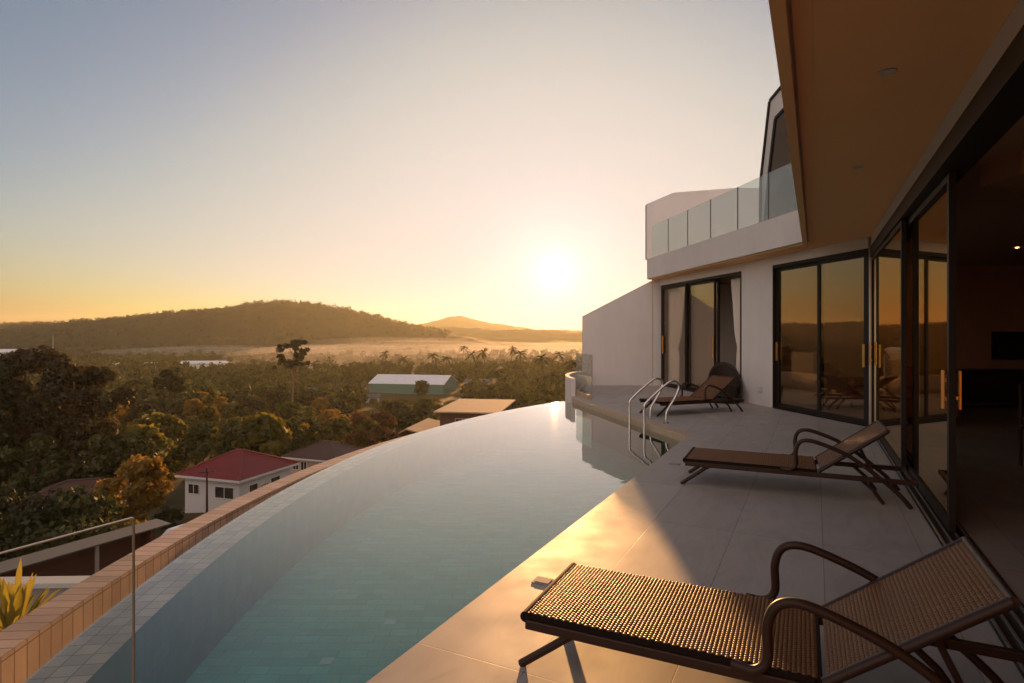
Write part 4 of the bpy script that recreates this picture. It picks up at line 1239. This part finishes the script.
# ------------------------------------------------------------------ mist lying at the foot of the hills
def ellipsoid(mb, c, r, n=20, m=10):
    vs = []; fs = []
    for j in range(m+1):
        t = math.pi*j/m
        for i in range(n):
            a = 2*math.pi*i/n
            vs.append((c[0]+r[0]*math.sin(t)*math.cos(a), c[1]+r[1]*math.sin(t)*math.sin(a), c[2]+r[2]*math.cos(t)))
    for j in range(m):
        for i in range(n):
            a = j*n+i; b = j*n+(i+1) % n
            fs.append((a, a+n, b+n, b))
    mb.add(vs, fs)
mb = MB()
rm = random.Random(5)
for _ in range(26):
    y = rm.uniform(470, 960); px = rm.gauss(430, 130)
    if px < 190: px += 180
    k = 1.0-0.6*min(1, abs(px-400)/260)
    ellipsoid(mb, (at(px, y), y, -24+rm.uniform(0, 8)*k), (rm.uniform(60, 150), rm.uniform(35, 80), rm.uniform(5, 13)*k+2))
tag(mb.build("mist", volume_mat("mist_air", 0.0023, (1.0, 0.93, 0.84), 0.1), smooth=True), kind="stuff")

# ------------------------------------------------------------------ houses
def win(house, x0, x1, z0, z1, face, d):
    """window on a wall of the house; face = 'y' (front at y=d) or 'x' (side at x=d)"""
    f = MB(); g = MB(); t = 0.06
    s = -1 if d < 0 else 1
    if face == 'y':
        a0, a1 = sorted((d, d+s*0.05))
        f.box(x0, x1, a0, a1, z0, z0+t); f.box(x0, x1, a0, a1, z1-t, z1); f.box(x0, x0+t, a0, a1, z0+t, z1-t); f.box(x1-t, x1, a0, a1, z0+t, z1-t)
        f.box((x0+x1)/2-t/2, (x0+x1)/2+t/2, a0, a1, z0+t, z1-t)
        g0, g1 = sorted((d+s*0.004, d+s*0.02)); g.box(x0+0.01, x1-0.01, g0, g1, z0+0.01, z1-0.01)
    else:
        a0, a1 = sorted((d, d+s*0.05))
        f.box(a0, a1, x0, x1, z0, z0+t); f.box(a0, a1, x0, x1, z1-t, z1); f.box(a0, a1, x0, x0+t, z0+t, z1-t); f.box(a0, a1, x1-t, x1, z0+t, z1-t)
        g0, g1 = sorted((d+s*0.004, d+s*0.02)); g.box(g0, g1, x0+0.01, x1-0.01, z0+0.01, z1-0.01)
    fr = f.build("window", M['plastic'], house); g.build("pane", M['winglass'], fr)

def hip_house(name, x, y, rz, lx, ly, hw, hr, wallm, roofm, label, wins, over=0.7, z=None, cat="house", ridge_len=None):
    zb = float(terr(x, y)) if z is None else z
    h = empty(name, (x, y, zb), rz, label, cat)
    MB().box(-lx/2, lx/2, -ly/2, ly/2, -2.5, hw).build("wall", M[wallm], h)
    X, Y = lx/2+over, ly/2+over
    rl = (X-Y*0.95) if ridge_len is None else ridge_len
    rl = max(rl, 0.05)
    mb = MB()
    v = [(-X,-Y,hw),(X,-Y,hw),(X,Y,hw),(-X,Y,hw),(-rl,0,hw+hr),(rl,0,hw+hr),(-X,-Y,hw+0.14),(X,-Y,hw+0.14),(X,Y,hw+0.14),(-X,Y,hw+0.14)]
    mb.add(v, [(3,2,1,0),(0,1,7,6),(1,2,8,7),(2,3,9,8),(3,0,6,9),(6,7,5,4),(7,8,5),(8,9,4,5),(9,6,4)])
    rf = mb.build("roof", M[roofm], h)
    mb = MB()
    for a, b in ((4, 5), (6, 4), (7, 5), (8, 5), (9, 4)):
        p = Vector(v[a]); q = Vector(v[b])
        if (p-q).length > 0.2: mb.tube([p+Vector((0,0,0.04)), q+Vector((0,0,0.04))], 0.09, 6)
    mb.build("ridge_cap", M[roofm], rf)
    mb = MB(); t = 0.10
    mb.box(-X-0.02, X+0.02, -Y-0.04, -Y-0.002, hw-0.10, hw+0.12); mb.box(-X-0.02, X+0.02, Y+0.002, Y+0.04, hw-0.10, hw+0.12)
    mb.box(-X-0.04, -X-0.002, -Y, Y, hw-0.10, hw+0.12); mb.box(X+0.002, X+0.04, -Y, Y, hw-0.10, hw+0.12)
    mb.build("fascia", M['hwall'], rf)
    for wn in wins: win(h, *wn)
    return h
# red roofed white house
hip_house("red_roofed_house", -27.8, 61.3, R(-18.5), 6.6, 7.3, 2.75, 2.0, 'hwall', 'red_roof', "white bungalow with a red hipped roof below the pool on the left",
          [(-2.9, -1.5, 1.0, 2.0, 'y', -3.65), (0.4, 2.7, 0.85, 2.0, 'y', -3.65), (-2.4, -1.2, 1.0, 2.0, 'x', 3.3), (0.6, 2.0, 1.0, 2.0, 'x', 3.3)], z=-15.2, over=0.6, ridge_len=0.35)
hip_house("brown_roofed_house", -25.6, 83.0, R(-20), 7.6, 6.6, 3.1, 1.8, 'hwallpink', 'brown_roof', "cream house with a dark brown hipped roof just behind the pool edge",
          [(-3.0, -2.0, 1.5, 2.7, 'y', -3.3), (-1.7, -0.7, 1.5, 2.7, 'y', -3.3), (1.2, 2.8, 1.5, 2.7, 'y', -3.3)], z=-18.4, over=0.6)
hip_house("bungalow", at(84, 62), 62, R(18), 8.5, 6.0, 2.6, 1.7, 'rust', 'brown_roof', "low house with a weathered brown roof half hidden among the bushes at left", [(-2, -1, 1, 2, 'y', -3.0)], z=float(terr(at(84, 62), 62))-0.2)
hip_house("hut", at(131, 112), 112, R(-12), 5.6, 4.4, 2.6, 1.0, 'hwall', 'grey_roof', "small hut with pale blue grey roof behind the dark rounded tree", [(-1.5, -0.5, 1, 2, 'y', -2.2)], z=float(terr(at(131, 112), 112))+1.6)

def gable_shed(name, x, y, rz, lx, ly, hw, hr, wallm, roofm, label, cat, z=None, over=0.5, ridge_x=True):
    zb = float(terr(x, y)) if z is None else z
    h = empty(name, (x, y, zb), rz, label, cat)
    mb = MB()
    mb.extrude([(-lx/2, -ly/2, -2), (-lx/2, ly/2, -2), (-lx/2, ly/2, hw), (-lx/2, 0, hw+hr), (-lx/2, -ly/2, hw)], (lx, 0, 0))
    mb.build("wall", M[wallm], h)
    mb = MB(); X = lx/2+over; Y = ly/2+over; ze = hw-hr*over/(ly/2); t = 0.15
    for s in (-1, 1):
        mb.extrude([(-X, 0, hw+hr+0.03), (-X, s*Y, ze+0.03), (-X, s*Y, ze+0.03+t), (-X, 0, hw+hr+0.03+t)], (2*X, 0, 0))
    mb.build("roof", M[roofm], h)
    return h
wh = gable_shed("warehouse", at(414, 285), 285, R(-12), 36, 20, 6.0, 3.4, 'teal', 'white_roof', "large teal warehouse with a white sheet roof in the middle of the valley", "warehouse", z=float(terr(at(410, 285), 285))-1.2)
MB().box(6, 10, -10.06, -10.01, 0, 4).build("door", M['grey_roof'], wh)
gable_shed("long_shed", at(206, 480), 480, R(4), 36, 10, 3.6, 1.8, 'hwall', 'white_roof', "long pale shed at the foot of the dark hill", "shed", z=-26.2)
gable_shed("white_building", at(2, 480), 480, R(4), 22, 12, 12.5, 2.0, 'hwall', 'white_roof', "pale building on the lower slope at the far left", "building", z=-26)
gable_shed("small_shed", at(117, 480), 480, 0, 4.5, 5, 2.6, 1.2, 'hwall', 'white_roof', "tiny white shed below the dark hill left of the long shed", "shed", z=-26.2)
gable_shed("small_shed", at(152, 480), 480, 0, 9, 6, 3.0, 1.2, 'hwall', 'white_roof', "tiny bright roofed shed beside the round headed tree", "shed", z=-26.2)
gable_shed("cream_house", at(312, 225), 225, R(-8), 10, 7, 3.4, 1.6, 'hwallpink', 'grey_roof', "pale cream house under the tall umbrella tree", "house", z=float(terr(at(312, 225), 225))+1.2)
gable_shed("small_shed", at(362, 235), 235, R(10), 13, 6, 2.8, 1.0, 'hwall', 'grey_roof', "white low shed left of the teal warehouse", "shed", z=float(terr(at(362, 235), 235))-0.8)
gable_shed("cream_house", at(478, 300), 300, R(-8), 12, 7, 3.2, 1.2, 'hwallpink', 'grey_roof', "low pale house right of the teal warehouse", "house", z=float(terr(at(478, 300), 300)))

# long tan-roofed building just beyond the pool edge
tb = empty("tan_roofed_building", (at(476, 104), 106, -20.0), R(-9), "long low building with tan sloping roofs just beyond the pool edge", "building")
MB().box(-4.6, 5.0, -7.4, 8.4, -2, 8.38).build("wall", M['rust'], tb)
mb = MB(); mb.extrude([(-5.4, -8.4, 8.4), (-5.4, 9.2, 8.62), (-5.4, 9.2, 8.82), (-5.4, -8.4, 8.62)], (11.0, 0, 0)); mb.build("roof", M['tan_roof'], tb)
mb = MB(); mb.box(-9.8, -4.7, -9.4, 6.0, -2, 5.1); mb.build("annex_wall", M['rust'], tb)
mb = MB(); mb.extrude([(-10.8, -10.4, 5.25), (-9.5, -10.4, 6.0), (-4.7, -10.4, 4.9), (-4.7, -10.4, 4.72), (-9.5, -10.4, 5.8), (-10.8, -10.4, 5.05)], (0, 12.5, 0)); mb.build("annex_roof", M['tan_roof'], tb)
win(tb, -2.0, 0.4, 6.2, 7.4, 'y', -7.4)
tree("garden_bush", 'bush', 'leaf_green', at(459, 94), 94, 9.6, 3.6, "tufted green bush rising in front of the tan roofed building", n=900, leaf=0.3, variant=5, cat="bush")

# carport below the near left corner
cp = empty("carport", (-17.6, 24.0, float(terr(-17.6, 24.0))), math.atan2(5, 2.61), "carport with a blue grey sheet roof behind the near left glass panel", "carport")
zr = -6.98-cp.location.z
mb = MB(); mb.extrude([(-9, -0.95, zr-0.03), (-9, 0.12, zr+0.03), (-9, 0.12, zr+0.08), (-9, -0.95, zr+0.03)], (12.5, 0, 0)); mb.build("roof", M['grey_roof'], cp)
mb = MB(); mb.box(2.7, 2.9, -0.8, 0.1, -1, zr-0.06); mb.build("end_wall", M['rust'], cp)
mb = MB(); mb.box(-9, 2.69, -0.1, 0.1, -1, zr-0.02); mb.build("back_wall", M['rust'], cp)
for x in (-7.5, -3.5, 0.5):
    MB().box(x-0.06, x+0.06, -0.86, -0.76, -1, zr-0.05).build("post", M['concrete'], cp)
# boundary wall with pale cap below
bw = empty("boundary_wall", (-7.0, 9.0, 0), R(2), "grey boundary wall with a pale cap below the near left pool edge", "wall")
MB().box(-8.0, 2.6, -0.09, 0.09, -7, -2.28).build("wall", M['concrete'], bw)
MB().box(-8.0, 2.65, -0.14, 0.14, -2.279, -2.20).build("cap", M['hwall'], bw, bevel=0.01)
# road, car and pole by the red roofed house
def drape(name, pts, w, mat, dz):
    P = smooth_path([(x, y, 0) for x, y in pts], 10); vs = []; fs = []
    for i, p in enumerate(P):
        t = (P[min(i+1, len(P)-1)]-P[max(i-1, 0)]).normalized(); n = Vector((-t.y, t.x, 0))
        for s in (-1, -0.3, 0.3, 1):
            q = p+n*(w/2*s); vs.append((q.x, q.y, float(terr(q.x, q.y))+dz))
    for i in range(len(P)-1):
        for k in range(3):
            a = 4*i+k; fs.append((a, a+1, a+5, a+4))
    mb = MB(); mb.add(vs, fs); return tag(mb.build(name, mat), kind="structure")
drape("lane", [(-40, 26), (-27, 33), (-24.5, 42), (-19, 50), (-12, 54)], 4.2, M['asphalt'], 0.12)
car = empty("parked_car", (at(190, 43), 43, float(terr(at(190, 43), 43))+0.14), R(62), "white car parked on the lane below the red roofed house", "car")
prof = [(-2.1, 0.30), (-2.12, 0.75), (-1.75, 0.92), (-1.15, 1.38), (0.45, 1.40), (1.05, 0.98), (1.95, 0.82), (2.1, 0.55), (2.05, 0.30)]
mb = MB(); mb.extrude([(x, -0.82, z) for x, z in prof], (0, 1.64, 0)); mb.build("body", M['car'], car, bevel=0.06)
mb = MB(); mb.extrude([(-1.6, -0.83, 0.95), (-1.12, -0.83, 1.31), (0.42, -0.83, 1.33), (0.92, -0.83, 0.97)], (0, 1.66, 0)); mb.build("window", M['winglass'], car)
for x in (-1.3, 1.3):
    for y in (-0.84, 0.66):
        MB().tube([(x, y, 0.32), (x, y+0.18, 0.32)], 0.32, 16).build("wheel", M['tyre'], car, smooth=True)
up = empty("utility_pole", (at(207, 51), 51, float(terr(at(207, 51), 51))), R(20), "dark utility pole standing in front of the red roofed house", "utility pole")
MB().tube([(0, 0, -0.4), (0, 0, 5.0)], [0.11, 0.075], 10).build("pole", M['wood'], up, smooth=True)
MB().box(-0.6, 0.6, -0.04, 0.04, 4.55, 4.65).build("crossarm", M['wood'], up)
mast = empty("radio_mast", (at(53, 700), 700, -27), 0, "thin pale radio mast before the dark hill above the big trees", "mast")
MB().tube([(0, 0, 0), (0, 0, 26)], [0.5, 0.25], 6).build("pole", M['concrete'], mast)

# yellow fan-leaved plant below the pool corner
pt = empty("fan_leaf_plant", (-5.30, 6.35, -1.84), 0, "yellow green spiky leaved plant below the near left curb of the pool", "plant")
mb = MB(); mb.tube([(0.1, 0, -4.5), (0, 0, -2), (0, 0, -0.1)], [0.16, 0.13, 0.1], 10); mb.build("stem", M['barkpale'], pt, smooth=True)
mb = MB()
for k in range(130):
    a = random.uniform(0, 6.283); el = random.uniform(0.05, 1.35); L = random.uniform(0.65, 1.05); w0 = random.uniform(0.017, 0.026)
    ax = Vector((math.cos(a), math.sin(a), 0)); sd_ = Vector((-math.sin(a), math.cos(a), 0)); vs = []
    for i in range(7):
        t = i/6; c = ax*(math.cos(el)*L*t)+Vector((0, 0, math.sin(el)*L*t-0.5*t*t*math.cos(el)*L))
        ww = w0*(0.35+1.1*math.sin(min(1, t*0.8+0.12)*math.pi))*(1 if i < 6 else 0.1)
        up_ = Vector((0, 0, 0.35*ww))
        vs += [c+sd_*ww+up_, c-Vector((0, 0, 0.25*ww)), c-sd_*ww+up_]
    fs = []
    for i in range(6):
        b = 3*i; fs += [(b, b+1, b+4, b+3), (b+1, b+2, b+5, b+4)]
    mb.add(vs, fs)
mb.build("leaves", M['leaf_yellow'], pt, smooth=True)

# ------------------------------------------------------------------ render settings
sc.render.engine = 'CYCLES'
cy = sc.cycles
cy.use_denoising = True
cy.max_bounces = 10; cy.diffuse_bounces = 4; cy.glossy_bounces = 4; cy.transparent_max_bounces = 24; cy.volume_bounces = 1
cy.caustics_reflective = True; cy.caustics_refractive = False
cy.sample_clamp_indirect = 4.0; cy.blur_glossy = 0.6
cy.use_adaptive_sampling = True; cy.adaptive_threshold = 0.02
vs_ = sc.view_settings
sc.display_settings.display_device = 'sRGB'
vs_.view_transform = 'Standard'; vs_.look = 'None'; vs_.exposure = 1.3; vs_.gamma = 1.0
